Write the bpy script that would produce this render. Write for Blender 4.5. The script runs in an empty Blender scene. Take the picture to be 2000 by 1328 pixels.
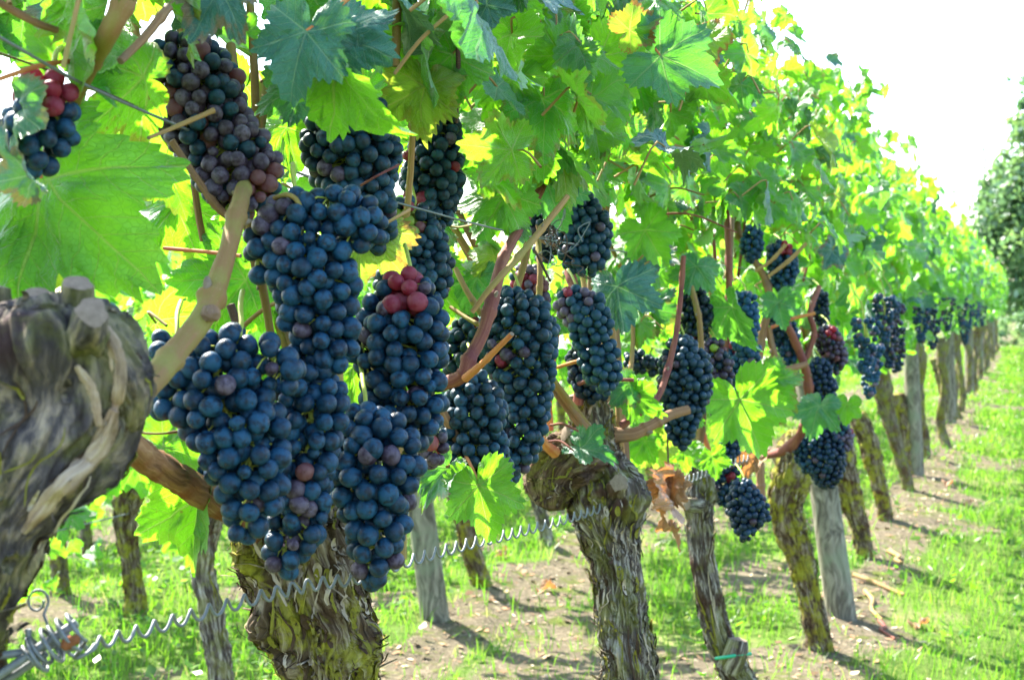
import bpy, math, random
import numpy as np
from mathutils import Matrix, Vector, Quaternion

rng = np.random.default_rng(7)
random.seed(7)
R = math.radians
SC = bpy.context.scene
COL = SC.collection

# ------------------------------------------------------------------ camera, sky, sun, exposure
F_PX = 2777.8
CAM = np.array([0.55, 0.0, 0.98])
YAW, PITCH = R(19.8), R(1.42)
cd = bpy.data.cameras.new("camera")
cam = bpy.data.objects.new("camera", cd)
COL.objects.link(cam)
cam.location = CAM
cam.rotation_euler = (R(90) - PITCH, 0, YAW)
cd.lens, cd.sensor_width = 50, 36
cd.clip_start, cd.clip_end = 0.02, 2000
cd.dof.use_dof = True
cd.dof.focus_distance = 1.34
cd.dof.aperture_fstop = 14
cd.dof.aperture_blades = 9
SC.camera = cam

SUN_EL, SUN_AZ = R(46), R(58)          # azimuth counted from +Y (along the row) towards -X (behind the row)
world = bpy.data.worlds.new("World")
SC.world = world
world.use_nodes = True
wn = world.node_tree
bg = wn.nodes["Background"]
sky = wn.nodes.new("ShaderNodeTexSky")
sky.sky_type = 'NISHITA'
sky.sun_disc = False
sky.sun_elevation = SUN_EL
sky.sun_rotation = -SUN_AZ
sky.altitude = 100
sky.air_density, sky.dust_density, sky.ozone_density = 1.0, 1.6, 1.0
wn.links.new(sky.outputs[0], bg.inputs[0])
bg.inputs[1].default_value = 0.15
sl = bpy.data.lights.new("sun", 'SUN')
sun = bpy.data.objects.new("sun", sl)
COL.objects.link(sun)
sl.energy, sl.angle, sl.color = 5.0, R(0.5), (1.0, 0.94, 0.84)
sdir = Vector((-math.sin(SUN_AZ) * math.cos(SUN_EL), math.cos(SUN_AZ) * math.cos(SUN_EL), math.sin(SUN_EL)))
sun.rotation_euler = sdir.to_track_quat('Z', 'Y').to_euler()
SC.view_settings.view_transform = 'Standard'
SC.view_settings.look = 'None'
SC.view_settings.exposure = 2.4
SC.view_settings.gamma = 1
SC.cycles.use_denoising = True
SC.cycles.max_bounces = 8
SC.cycles.diffuse_bounces = 5
SC.cycles.glossy_bounces = 2
SC.cycles.transmission_bounces = 4
SC.cycles.caustics_reflective = False
SC.cycles.caustics_refractive = False
SC.cycles.sample_clamp_indirect = 6

# ------------------------------------------------------------------ geometry helpers
_cy, _sy, _cp, _sp = math.cos(YAW), math.sin(YAW), math.cos(PITCH), math.sin(PITCH)
AX_R = np.array([_cy, _sy, 0.0])
AX_F = np.array([-_sy * _cp, _cy * _cp, -_sp])
AX_U = np.cross(AX_R, AX_F)


def P(px, py, Z):
    """a point of the place: seen at (px, py) of the 2000 x 1328 photograph, Z metres away"""
    return CAM + AX_F * Z + AX_R * ((px - 1000) / F_PX * Z) + AX_U * ((664 - py) / F_PX * Z)


def proj(p):
    d = np.asarray(p) - CAM
    z = d @ AX_F
    zz = np.maximum(z, 1e-3)
    return 1000 + (d @ AX_R) / zz * F_PX, 664 - (d @ AX_U) / zz * F_PX, z


def _hash(ix, iy, iz, seed):
    h = (ix * 374761393 + iy * 668265263 + iz * 2147483647 + seed * 974634777) & 0xffffffff
    h = ((h ^ (h >> 13)) * 1274126177) & 0xffffffff
    return ((h ^ (h >> 16)) & 0xffff) / 32767.5 - 1.0


def noise(p, seed=0):
    p = np.asarray(p, float)
    i = np.floor(p).astype(np.int64)
    f = p - i
    f = f * f * (3 - 2 * f)
    out = 0
    for dx in (0, 1):
        wx = f[..., 0] if dx else 1 - f[..., 0]
        for dy in (0, 1):
            wy = f[..., 1] if dy else 1 - f[..., 1]
            for dz in (0, 1):
                wz = f[..., 2] if dz else 1 - f[..., 2]
                out = out + wx * wy * wz * _hash(i[..., 0] + dx, i[..., 1] + dy, i[..., 2] + dz, seed)
    return out


def fbm(p, seed=0, oct=3):
    p = np.asarray(p, float)
    return sum(noise(p * 2 ** k, seed + k) * 0.5 ** k for k in range(oct))


def build(name, V, faces, mats, parent=None, base=(0, 0, 0), uvs=None, midx=None, smooth=True):
    """one mesh object; faces = list of (n,k) index arrays; uvs = {layer: per-loop (L,2)}"""
    V = np.asarray(V, np.float32) - np.asarray(base, np.float32)
    faces = [np.asarray(f, np.int32) for f in faces if len(f)]
    me = bpy.data.meshes.new(name)
    loops = np.concatenate([f.ravel() for f in faces])
    totals = np.concatenate([np.full(len(f), f.shape[1], np.int32) for f in faces])
    starts = np.concatenate([[0], np.cumsum(totals)[:-1]]).astype(np.int32)
    me.vertices.add(len(V)); me.vertices.foreach_set("co", V.ravel())
    me.loops.add(len(loops)); me.loops.foreach_set("vertex_index", loops)
    me.polygons.add(len(totals)); me.polygons.foreach_set("loop_start", starts)
    me.polygons.foreach_set("loop_total", totals)
    if not isinstance(mats, (list, tuple)):
        mats = [mats]
    for m in mats:
        me.materials.append(m)
    if midx is not None:
        me.polygons.foreach_set("material_index", np.asarray(midx, np.int32))
    me.polygons.foreach_set("use_smooth", np.full(len(totals), smooth, bool))
    for k, a in (uvs or {}).items():
        l = me.uv_layers.new(name=k)
        l.data.foreach_set("uv", np.asarray(a, np.float32).ravel())
    me.update(calc_edges=True)
    me.validate()
    o = bpy.data.objects.new(name, me)
    COL.objects.link(o)
    if parent is not None:
        o.parent = parent
    else:
        o.location = base
    return o


class Acc:
    """gathers pieces of ONE surface"""
    def __init__(s):
        s.V, s.F, s.U, s.M, s.n = [], {3: [], 4: []}, {3: [], 4: []}, {3: [], 4: []}, 0

    def add(s, V, F, UV=None, mi=0):
        F = np.asarray(F, np.int32)
        k = F.shape[1]
        s.V.append(np.asarray(V, float)); s.F[k].append(F + s.n)
        s.U[k].append(np.zeros((F.size, 2)) if UV is None else np.asarray(UV).reshape(-1, 2))
        s.M[k].append(np.full(len(F), mi)); s.n += len(V)

    def build(s, name, mats, parent=None, base=(0, 0, 0), smooth=True):
        fs, us, ms = [], [], []
        for k in (4, 3):
            if s.F[k]:
                fs.append(np.concatenate(s.F[k])); us.append(np.concatenate(s.U[k])); ms.append(np.concatenate(s.M[k]))
        return build(name, np.concatenate(s.V), fs, mats, parent, base, {"surf": np.concatenate(us)}, np.concatenate(ms), smooth)


def crom(pts, n):
    """Catmull-Rom through pts (rows of any width), n samples"""
    p = np.asarray(pts, float)
    p = np.vstack([2 * p[0] - p[1], p, 2 * p[-1] - p[-2]])
    t = np.linspace(0, len(p) - 3 - 1e-9, n)
    i = t.astype(int); f = (t - i)[:, None]
    a, b, c, d = p[i], p[i + 1], p[i + 2], p[i + 3]
    return 0.5 * (2 * b + (c - a) * f + (2 * a - 5 * b + 4 * c - d) * f ** 2 + (3 * b - a - 3 * c + d) * f ** 3)


def frames(path):
    t = np.gradient(path, axis=0)
    t /= np.linalg.norm(t, axis=1)[:, None] + 1e-12
    ref = np.array([1.0, 0.1, 0.0]) if abs(t[0] @ np.array([1.0, 0.1, 0])) < 0.9 else np.array([0, 0, 1.0])
    n = np.zeros_like(path)
    v = np.cross(t[0], ref); v /= np.linalg.norm(v)
    for k in range(len(path)):
        v = v - t[k] * (v @ t[k]); v /= np.linalg.norm(v) + 1e-12
        n[k] = v
    return t, n, np.cross(t, n)


def grid_faces(m, s):
    i, j = np.meshgrid(np.arange(m - 1), np.arange(s), indexing='ij')
    a = i * s + j; b = i * s + (j + 1) % s
    return np.stack([a, b, b + s, a + s], -1).reshape(-1, 4)


def tube(path, rad, sides=8, acc=None, mi=0, bump=0.0, seed=0, cap=None):
    path = np.asarray(path, float)
    m = len(path)
    rad = np.broadcast_to(np.asarray(rad, float), (m,))
    t, n, b = frames(path)
    th = np.linspace(0, 2 * math.pi, sides, endpoint=False)
    L = np.concatenate([[0], np.cumsum(np.linalg.norm(np.diff(path, axis=0), axis=1))])
    rr = rad[:, None] * np.ones(sides)
    if bump:
        q = np.stack([np.cos(th)[None] * 2 + 0 * rr, np.sin(th)[None] * 2 + 0 * rr, L[:, None] / (rad.mean() * 3 + 1e-6) + 0 * rr], -1)
        rr = rr * (1 + bump * fbm(q, seed))
    V = path[:, None] + rr[..., None] * (np.cos(th)[None, :, None] * n[:, None] + np.sin(th)[None, :, None] * b[:, None])
    F = grid_faces(m, sides)
    um = np.arange(sides + 1) / sides * 2 * math.pi * rad.mean()
    i, j = np.meshgrid(np.arange(m - 1), np.arange(sides), indexing='ij')
    UV = np.stack([np.stack([um[j], L[i]], -1), np.stack([um[j + 1], L[i]], -1), np.stack([um[j + 1], L[i + 1]], -1), np.stack([um[j], L[i + 1]], -1)], 2).reshape(-1, 2)
    acc = acc or Acc()
    acc.add(V.reshape(-1, 3), F, UV, mi)
    for e, k in ((0, 0), (1, m - 1)):
        c = path[k] + (t[k] * (-1 if e == 0 else 1)) * rad[k] * 0.25
        ring = V[k]
        tri = np.array([[q, (q + 1) % sides, sides] if e else [(q + 1) % sides, q, sides] for q in range(sides)])
        acc.add(np.vstack([ring, c]), tri, np.tile([[0.5, 0.5]], (sides * 3, 1)) * 0.01, mi if cap is None else cap)
    return acc


def pxpath(pts, n=24):
    """pts = (px, py, Z[, r_px]) -> smooth world path and radii"""
    c = crom([list(p) if len(p) == 4 else list(p) + [1] for p in pts], n)
    return np.array([P(*q[:3]) for q in c]), c[:, 3] * c[:, 2] / F_PX


# ------------------------------------------------------------------ tagging
def tag(o, label=None, cat=None, group=None, kind=None):
    if label: o["label"] = label
    if cat: o["category"] = cat
    if group: o["group"] = group
    if kind: o["kind"] = kind
    return o


def thing(name, loc, label, cat, group=None):
    o = bpy.data.objects.new(name, None)
    COL.objects.link(o)
    o.location = [float(v) for v in loc]
    o.empty_display_size = 0.05
    return tag(o, label, cat, group)


# ------------------------------------------------------------------ materials
class NT:
    def __init__(s, name):
        s.m = bpy.data.materials.new(name); s.m.use_nodes = True
        s.t = s.m.node_tree; s.t.nodes.clear()
        s.out = s.t.nodes.new("ShaderNodeOutputMaterial")

    def n(s, typ, ins=None, **kw):
        o = s.t.nodes.new("ShaderNode" + typ)
        for k, v in kw.items(): setattr(o, k, v)
        for k, v in (ins or {}).items():
            if isinstance(v, bpy.types.NodeSocket): s.t.links.new(v, o.inputs[k])
            else: o.inputs[k].default_value = v
        return o

    def math(s, op, a, b=0.0, c=0.0, clamp=False):
        return s.n("Math", {0: a, 1: b, 2: c}, operation=op, use_clamp=clamp).outputs[0]

    def step(s, x, lo, hi):
        o = s.n("MapRange", {0: x, 1: lo, 2: hi}, interpolation_type='SMOOTHSTEP')
        return o.outputs[0]

    def mix(s, f, a, b):
        o = s.n("Mix", {0: f}, data_type='RGBA')
        for k, v in ((6, a), (7, b)):
            if isinstance(v, bpy.types.NodeSocket): s.t.links.new(v, o.inputs[k])
            else: o.inputs[k].default_value = (*v, 1)
        return o.outputs[2]

    def noise(s, vec, scale, detail=3, rough=0.55):
        return s.n("TexNoise", {"Vector": vec, "Scale": scale, "Detail": detail, "Roughness": rough}).outputs[0]

    def uv(s, name):
        return s.n("UVMap", uv_map=name).outputs[0]

    def obj(s):
        return s.n("TexCoord").outputs["Object"]

    def pos(s):
        return s.n("NewGeometry").outputs["Position"]

    def vmul(s, v, xyz):
        return s.n("VectorMath", {0: v, 1: xyz}, operation='MULTIPLY').outputs[0]

    def bump(s, h, strength=0.5, dist=0.002):
        return s.n("Bump", {"Height": h, "Strength": strength, "Distance": dist}).outputs[0]

    def done(s, shader):
        s.t.links.new(shader, s.out.inputs[0]); return s.m

    def pbsdf(s, col, rough=0.6, spec=0.3, normal=None, metal=0.0):
        ins = {"Base Color": col if isinstance(col, bpy.types.NodeSocket) else (*col, 1), "Roughness": rough, "Specular IOR Level": spec, "Metallic": metal}
        if normal is not None: ins["Normal"] = normal
        return s.n("BsdfPrincipled", ins).outputs[0]


def leaf_material(name, dark, light, tdark, tlight, veincol, gloss=0.10, edge=(0.30, 0.12, 0.03), edge_amt=0.5, trans=0.5):
    s = NT(name)
    sep = s.n("SeparateXYZ", {0: s.uv("vein")})
    a, p = sep.outputs[0], sep.outputs[1]
    ap = s.math('ABSOLUTE', p)
    w = s.math('MULTIPLY_ADD', a, -0.014, 0.021)
    main = s.math('SUBTRACT', 1.0, s.step(s.math('DIVIDE', ap, w), 0.35, 1.0))
    fr = s.math('FRACT', s.math('MULTIPLY', s.math('SUBTRACT', a, s.math('MULTIPLY', ap, 0.85)), 6.5))
    tri = s.math('ABSOLUTE', s.math('SUBTRACT', fr, 0.5))
    side = s.math('MULTIPLY', s.math('SUBTRACT', 1.0, s.step(tri, 0.0, 0.055)), 0.75)
    vein = s.math('MAXIMUM', main, side)
    vor = s.n("TexVoronoi", {"Vector": s.uv("vein"), "Scale": 26.0}, feature='DISTANCE_TO_EDGE').outputs[0]
    net = s.math('SUBTRACT', 1.0, s.step(vor, 0.0, 0.10))
    rnd = s.n("SeparateXYZ", {0: s.uv("rnd")})
    r1, r2 = rnd.outputs[0], rnd.outputs[1]
    ed = s.n("SeparateXYZ", {0: s.uv("edge")})
    t, r3 = ed.outputs[0], ed.outputs[1]
    big = s.noise(s.pos(), 45.0, 3)
    fac = s.math('ADD', s.math('MULTIPLY', r1, 0.75), s.math('MULTIPLY', s.math('SUBTRACT', big, 0.5), 0.9), clamp=True)
    col = s.mix(fac, dark, light)
    tcol = s.mix(fac, tdark, tlight)
    # dusty specks on the upper skin
    speck = s.step(s.noise(s.pos(), 900.0, 2), 0.66, 0.76)
    col = s.mix(s.math('MULTIPLY', speck, 0.30), col, (0.45, 0.52, 0.42))
    col = s.mix(s.math('MULTIPLY', vein, 0.55), col, veincol)
    tcol = s.mix(s.math('MULTIPLY', vein, 0.55), tcol, tuple(min(1, c * 1.5) for c in veincol))
    tcol = s.mix(s.math('MULTIPLY', net, 0.22), tcol, tuple(c * 0.5 for c in tdark))
    # dry brown rim on some leaves
    brown = s.math('MULTIPLY', s.step(s.math('ADD', s.math('MULTIPLY', t, 0.8), s.noise(s.pos(), 70.0, 3)), 1.14, 1.30), s.step(r3, 0.72, 0.85))
    brown = s.math('MULTIPLY', brown, edge_amt)
    col = s.mix(brown, col, edge); tcol = s.mix(brown, tcol, edge)
    spots = s.math('MULTIPLY', s.step(s.noise(s.pos(), 210.0, 2), 0.70, 0.76), s.math('MULTIPLY', s.step(r2, 0.45, 0.6), 0.75))
    col = s.mix(spots, col, (0.16, 0.09, 0.03)); tcol = s.mix(spots, tcol, (0.20, 0.10, 0.02))
    h = s.math('ADD', s.math('MULTIPLY', vein, -1.0), s.math('ADD', s.math('MULTIPLY', net, -0.35), s.math('MULTIPLY', big, 1.2)))
    nor = s.bump(h, 0.75, 0.0011)
    d = s.n("BsdfDiffuse", {0: col, "Normal": nor}).outputs[0]
    tr = s.n("BsdfTranslucent", {0: tcol, "Normal": nor}).outputs[0]
    g = s.n("BsdfGlossy", {0: (1, 1, 1, 1), 1: 0.50, "Normal": nor}).outputs[0]
    m1 = s.n("MixShader", {0: trans, 1: d, 2: tr}).outputs[0]
    fres = s.n("Fresnel", {0: 1.42, "Normal": nor}).outputs[0]
    fres = s.math('MINIMUM', s.math('MULTIPLY', fres, gloss * 7), 0.16)
    return s.done(s.n("MixShader", {0: fres, 1: m1, 2: g}).outputs[0])


MAT_LEAF = leaf_material("vine_leaf", (0.028, 0.115, 0.026), (0.072, 0.185, 0.028), (0.16, 0.54, 0.012), (0.36, 0.84, 0.02), (0.26, 0.34, 0.08), trans=0.62)
MAT_LEAF_DEEP = leaf_material("vine_leaf_deep", (0.020, 0.115, 0.070), (0.036, 0.160, 0.085), (0.10, 0.40, 0.02), (0.20, 0.56, 0.03), (0.22, 0.32, 0.12), gloss=0.13, trans=0.45)  # base green pushed bluish, painting in the skylight on shaded leaves
MAT_LEAF_TEAL_SHEEN = leaf_material("vine_leaf_teal_sheen", (0.018, 0.115, 0.085), (0.036, 0.160, 0.115), (0.06, 0.22, 0.02), (0.12, 0.34, 0.03), (0.22, 0.36, 0.20), gloss=0.16, trans=0.16)  # teal in the base colour stands in for sky sheen on shaded leaves
MAT_LEAF_YELLOW = leaf_material("vine_leaf_yellow", (0.10, 0.19, 0.02), (0.20, 0.26, 0.03), (0.32, 0.60, 0.03), (0.50, 0.72, 0.05), (0.42, 0.40, 0.10), edge_amt=0.9)
MAT_LEAF_DEAD = leaf_material("dry_leaf", (0.36, 0.20, 0.11), (0.48, 0.31, 0.18), (0.50, 0.18, 0.04), (0.62, 0.28, 0.07), (0.30, 0.17, 0.08), gloss=0.03, trans=0.35)


def berry_material(name, skin, bloom, trans=None, bloom_amt=0.75):
    s = NT(name)
    info = s.n("ObjectInfo").outputs["Random"]
    o = s.obj()
    off = s.n("VectorMath", {0: o, 1: s.n("CombineXYZ", {0: s.math('MULTIPLY', info, 37.0), 1: s.math('MULTIPLY', info, 91.0), 2: 0.0}).outputs[0]}, operation='ADD').outputs[0]
    b = s.noise(off, 1.3, 4, 0.6)
    fine = s.noise(off, 9.0, 3, 0.6)
    vary = s.math('MULTIPLY_ADD', s.math('FRACT', s.math('MULTIPLY', info, 13.7)), 0.75, 0.45)
    m = s.math('ADD', s.math('MULTIPLY', s.math('MULTIPLY', s.step(b, 0.34, 0.60), vary), bloom_amt), s.math('MULTIPLY', s.math('SUBTRACT', fine, 0.5), 0.5), clamp=True)
    col = s.mix(m, skin, bloom)
    dots = s.n("TexVoronoi", {"Vector": off, "Scale": 7.0}).outputs["Distance"]
    dk = s.math('MULTIPLY', s.math('SUBTRACT', 1.0, s.step(dots, 0.05, 0.11)), 0.6)
    pale = s.step(s.noise(off, 16.0, 1), 0.70, 0.80)
    col = s.mix(s.math('MULTIPLY', pale, 0.35), col, tuple(min(1, c * 2.2 + 0.03) for c in bloom))
    col = s.mix(dk, col, tuple(c * 0.4 for c in skin))
    # the small dry scar at the free end of the berry
    sx = s.n("SeparateXYZ", {0: o})
    rad = s.math('SQRT', s.math('ADD', s.math('MULTIPLY', sx.outputs[0], sx.outputs[0]), s.math('MULTIPLY', sx.outputs[1], sx.outputs[1])))
    up = s.step(sx.outputs[2], 0.3, 0.5)
    scar = s.math('MULTIPLY', s.math('SUBTRACT', 1.0, s.step(rad, 0.05, 0.12)), up)
    col = s.mix(s.math('MULTIPLY', scar, 0.85), col, (0.05, 0.035, 0.03))
    nor = s.bump(s.math('ADD', fine, s.math('MULTIPLY', scar, -2.0)), 0.18, 0.02)
    rough = s.math('MULTIPLY_ADD', m, 0.22, 0.34)
    sh = s.pbsdf(col, rough, 0.27, nor)
    if trans:
        sh = s.n("MixShader", {0: 0.4, 1: sh, 2: s.n("BsdfTranslucent", {0: (*trans, 1)}).outputs[0]}).outputs[0]
    return s.done(sh)


MAT_BERRY = {
    'blue': berry_material("berry_blue", (0.003, 0.010, 0.024), (0.009, 0.062, 0.130), bloom_amt=0.95),
    'teal': berry_material("berry_slate", (0.004, 0.012, 0.020), (0.013, 0.060, 0.098), bloom_amt=0.95),
    'dusk': berry_material("berry_dusky", (0.026, 0.014, 0.026), (0.150, 0.120, 0.175), bloom_amt=0.65),
    'red': berry_material("berry_red", (0.24, 0.020, 0.045), (0.36, 0.12, 0.17), (0.55, 0.03, 0.05), 0.5),
    'pink': berry_material("berry_pink", (0.16, 0.065, 0.075), (0.27, 0.16, 0.16), (0.55, 0.22, 0.14), 0.6),
    'green': berry_material("berry_green", (0.26, 0.36, 0.05), (0.36, 0.44, 0.14), (0.45, 0.60, 0.06), 0.6),
}


def bark_material(name, c_dark, c_mid, c_pale, moss_amt=0.5, moss=(0.155, 0.165, 0.018), sx=330.0, sy=26.0):
    s = NT(name)
    uv = s.uv("surf")
    po = s.pos()
    wob = s.n("VectorMath", {0: s.vmul(uv, (sx, sy, 1)), 1: s.vmul(s.n("TexNoise", {"Vector": po, "Scale": 22.0, "Detail": 2.0}).outputs[1], (5.0, 2.0, 0))}, operation='ADD').outputs[0]
    fib = s.noise(wob, 1.0, 5, 0.62)
    fib2 = s.noise(s.vmul(wob, (0.28, 0.45, 1)), 1.0, 3, 0.55)
    big = s.noise(po, 16.0, 4)
    x = s.math('ADD', s.math('MULTIPLY', fib, 0.65), s.math('MULTIPLY', fib2, 0.5))
    cr = s.n("ValToRGB", {0: x})
    e = cr.color_ramp.elements
    e[0].position, e[0].color = 0.40, (*c_dark, 1)
    e[1].position, e[1].color = 0.76, (*c_pale, 1)
    q = e.new(0.56); q.color = (*c_mid, 1)
    col = s.mix(s.step(big, 0.5, 0.68), cr.outputs[0], s.mix(fib, c_dark, (c_mid[0] * 1.25, c_mid[1] * 0.85, c_mid[2] * 0.7)))
    mm = s.math('ADD', s.math('MULTIPLY', s.noise(po, 24.0, 5, 0.65), 1.0), s.math('MULTIPLY', fib2, 0.30))
    mk = s.math('MULTIPLY', s.step(mm, 0.60, 0.76), moss_amt)
    col = s.mix(mk, col, s.mix(s.noise(po, 260.0, 3), tuple(c * 0.5 for c in moss), tuple(c * 1.9 for c in moss)))
    nor = s.bump(s.math('ADD', x, s.math('MULTIPLY', s.noise(po, 420.0, 3), 0.3)), 0.9, 0.0035)
    return s.done(s.pbsdf(col, 0.85, 0.15, nor))


MAT_BARK = bark_material("bark_mossy", (0.012, 0.008, 0.005), (0.098, 0.066, 0.038), (0.50, 0.42, 0.30), 0.9, moss=(0.21, 0.20, 0.018))
MAT_BARK_GREY = bark_material("bark_weathered", (0.011, 0.008, 0.008), (0.092, 0.072, 0.058), (0.58, 0.53, 0.46), 0.4)
MAT_BARK_SMOOTH = bark_material("bark_bare_wood", (0.011, 0.008, 0.008), (0.078, 0.066, 0.068), (0.40, 0.31, 0.23), 0.30, sx=250.0, sy=62.0)
MAT_BARK_DARK = bark_material("bark_dark_knob", (0.012, 0.008, 0.006), (0.085, 0.052, 0.034), (0.30, 0.21, 0.14), 0.35)
s_ = NT("bark_strip_pale"); MAT_STRIP_PALE = s_.done(s_.pbsdf(s_.mix(s_.noise(s_.vmul(s_.uv("surf"), (900, 60, 1)), 1.0, 3), (0.22, 0.165, 0.115), (0.58, 0.50, 0.39)), 0.85, 0.1))
MAT_BARE_HIGHLIGHT = bark_material("bare_wood_highlight", (0.13, 0.085, 0.05), (0.36, 0.265, 0.18), (0.56, 0.46, 0.34), 0.0, sx=260.0, sy=20.0)  # bare wood, coloured pale so its strips act as painted highlights
s_ = NT("bark_strip_dark"); MAT_STRIP_DARK = s_.done(s_.pbsdf(s_.mix(s_.noise(s_.vmul(s_.uv("surf"), (900, 60, 1)), 1.0, 3), (0.020, 0.013, 0.010), (0.12, 0.075, 0.05)), 0.85, 0.1))
s_ = NT("bark_strip_moss"); MAT_STRIP_MOSS = s_.done(s_.pbsdf(s_.mix(s_.noise(s_.vmul(s_.uv("surf"), (900, 60, 1)), 1.0, 3), (0.10, 0.095, 0.015), (0.30, 0.28, 0.05)), 0.9, 0.1))
MAT_BARK_FAR = bark_material("bark_plain", (0.030, 0.022, 0.014), (0.13, 0.105, 0.07), (0.30, 0.26, 0.18), 0.75)
MAT_OLD_CANE = bark_material("old_cane_bark", (0.10, 0.045, 0.022), (0.27, 0.135, 0.065), (0.42, 0.25, 0.14), 0.0, sx=500.0, sy=14.0)


def cane_material(name, a, b, c):
    s = NT(name)
    uv = s.uv("surf")
    st = s.noise(s.vmul(uv, (420.0, 9.0, 1)), 1.0, 5, 0.68)
    big = s.noise(s.pos(), 28.0, 3)
    col = s.mix(s.step(st, 0.35, 0.68), a, b)
    col = s.mix(s.math('MULTIPLY', s.step(big, 0.46, 0.66), 0.85), col, c)
    dots = s.step(s.noise(s.pos(), 1300.0, 1), 0.68, 0.74)
    col = s.mix(s.math('MULTIPLY', dots, 0.4), col, (0.5, 0.42, 0.3))
    return s.done(s.pbsdf(col, 0.75, 0.2, s.bump(s.math('ADD', st, s.math('MULTIPLY', big, 0.8)), 0.6, 0.0010)))


MAT_CANE = {
    'green': cane_material("cane_green", (0.22, 0.150, 0.045), (0.26, 0.135, 0.062), (0.23, 0.20, 0.05)),
    'tan': cane_material("cane_tan", (0.30, 0.17, 0.065), (0.40, 0.25, 0.11), (0.26, 0.21, 0.06)),
    'red': cane_material("cane_red", (0.17, 0.050, 0.038), (0.26, 0.105, 0.065), (0.14, 0.040, 0.045)),
    'brown': cane_material("cane_brown", (0.20, 0.10, 0.05), (0.32, 0.19, 0.10), (0.18, 0.12, 0.08)),
    'orange': cane_material("petiole_orange", (0.50, 0.16, 0.05), (0.55, 0.26, 0.09), (0.45, 0.10, 0.06)),
    'dark': cane_material("tendril_dark", (0.07, 0.045, 0.035), (0.12, 0.07, 0.045), (0.06, 0.035, 0.03)),
}
s_ = NT("cut_wood")
MAT_CUT = s_.done(s_.pbsdf(s_.mix(s_.noise(s_.pos(), 300.0, 4), (0.10, 0.072, 0.05), (0.30, 0.23, 0.165)), 0.8, 0.2))
s_ = NT("stem_green")
MAT_STEM = s_.done(s_.pbsdf(s_.mix(s_.noise(s_.pos(), 160.0, 2), (0.24, 0.34, 0.04), (0.40, 0.38, 0.08)), 0.55, 0.3))
s_ = NT("galvanised_wire")
MAT_WIRE = s_.done(s_.pbsdf(s_.mix(s_.noise(s_.pos(), 220.0, 4), (0.09, 0.10, 0.105), (0.24, 0.26, 0.27)), 0.6, 0.4, None, 0.3))
s_ = NT("rust")
MAT_RUST = s_.done(s_.pbsdf(s_.mix(s_.noise(s_.pos(), 400.0, 4), (0.10, 0.035, 0.015), (0.30, 0.12, 0.05)), 0.9, 0.1))
s_ = NT("green_tie_band")
MAT_TIE = s_.done(s_.pbsdf((0.02, 0.32, 0.17), 0.4, 0.4))
s_ = NT("weathered_post")
uv_ = s_.vmul(s_.pos(), (70.0, 70.0, 4.0))
g_ = s_.noise(s_.n("VectorMath", {0: uv_, 1: s_.vmul(s_.n("TexNoise", {"Vector": s_.pos(), "Scale": 5.0}).outputs[1], (9, 9, 0))}, operation='ADD').outputs[0], 1.0, 5, 0.6)
c_ = s_.mix(s_.step(g_, 0.32, 0.70), (0.085, 0.075, 0.055), (0.30, 0.275, 0.205))
c_ = s_.mix(s_.math('MULTIPLY', s_.step(s_.noise(s_.pos(), 9.0, 3), 0.50, 0.66), 0.6), c_, (0.20, 0.23, 0.15))
MAT_POST = s_.done(s_.pbsdf(c_, 0.85, 0.15, s_.bump(g_, 0.6, 0.004)))

# ------------------------------------------------------------------ ground, soil, grass
ROWS = [0.0, -1.22, -2.35, -3.5]


def soil_amount(x, y):
    """1 on the bare strips under the rows, 0 in the grass"""
    wob = 0.16 * noise(np.stack([x * 1.3, y * 0.9, 0 * x], -1), 11) + 0.12 * noise(np.stack([x * 5, y * 4, 0 * x], -1), 12)
    s = 0 * x
    for k, rx in enumerate(ROWS):
        c, w = (rx + 0.06, 0.18) if k == 0 else ((rx + 0.17, 0.23) if k == 1 else (rx + 0.05, 0.10))
        s = np.maximum(s, np.clip((w - np.abs(x - c) + wob) / 0.16, 0, 1))
    patch = noise(np.stack([x * 2.6, y * 1.9, 0 * x], -1), 14)
    return np.maximum(s, np.clip((patch - np.where(x > 0.15, 0.06, 0.26)) * 2.4, 0, 0.78))


def ground_h(x, y):
    p = np.stack([x, y, 0 * x], -1)
    near = np.exp(-(np.maximum(y, 0) / 60) ** 2)
    h = 0.025 * noise(p * 1.1, 3) + 0.014 * noise(p * 4, 4) + 0.007 * noise(p * 13, 5)
    for rx in ROWS:
        h = h + 0.035 * np.exp(-((x - rx) / 0.22) ** 2)
    return h * near


gx = np.concatenate([np.linspace(-600, -12, 14), np.linspace(-10, -4.2, 30), np.linspace(-4, 3, 236), np.linspace(3.3, 10, 24), np.linspace(14, 600, 14)])
gy = np.concatenate([[-60, -20, -6], np.linspace(-2, 1.8, 12), np.linspace(2, 12, 330), np.linspace(12.1, 40, 180), np.linspace(42, 100, 30), np.linspace(140, 1400, 12)])
GX, GY = np.meshgrid(gx, gy, indexing='xy')
GV = np.stack([GX, GY, ground_h(GX, GY)], -1).reshape(-1, 3)
i, j = np.meshgrid(np.arange(len(gy) - 1), np.arange(len(gx) - 1), indexing='ij')
a = (i * len(gx) + j).ravel()
GF = np.stack([a, a + 1, a + 1 + len(gx), a + len(gx)], -1)
soil = soil_amount(GV[:, 0], GV[:, 1])
s_ = NT("earth_and_turf")
sep = s_.n("SeparateXYZ", {0: s_.uv("soil")}).outputs[0]
po = s_.pos()
n1, n2, n3 = s_.noise(po, 6.0, 5, 0.6), s_.noise(po, 60.0, 5, 0.65), s_.noise(po, 1.7, 3)
earth = s_.mix(n1, (0.062, 0.051, 0.034), (0.18, 0.150, 0.102))
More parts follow.
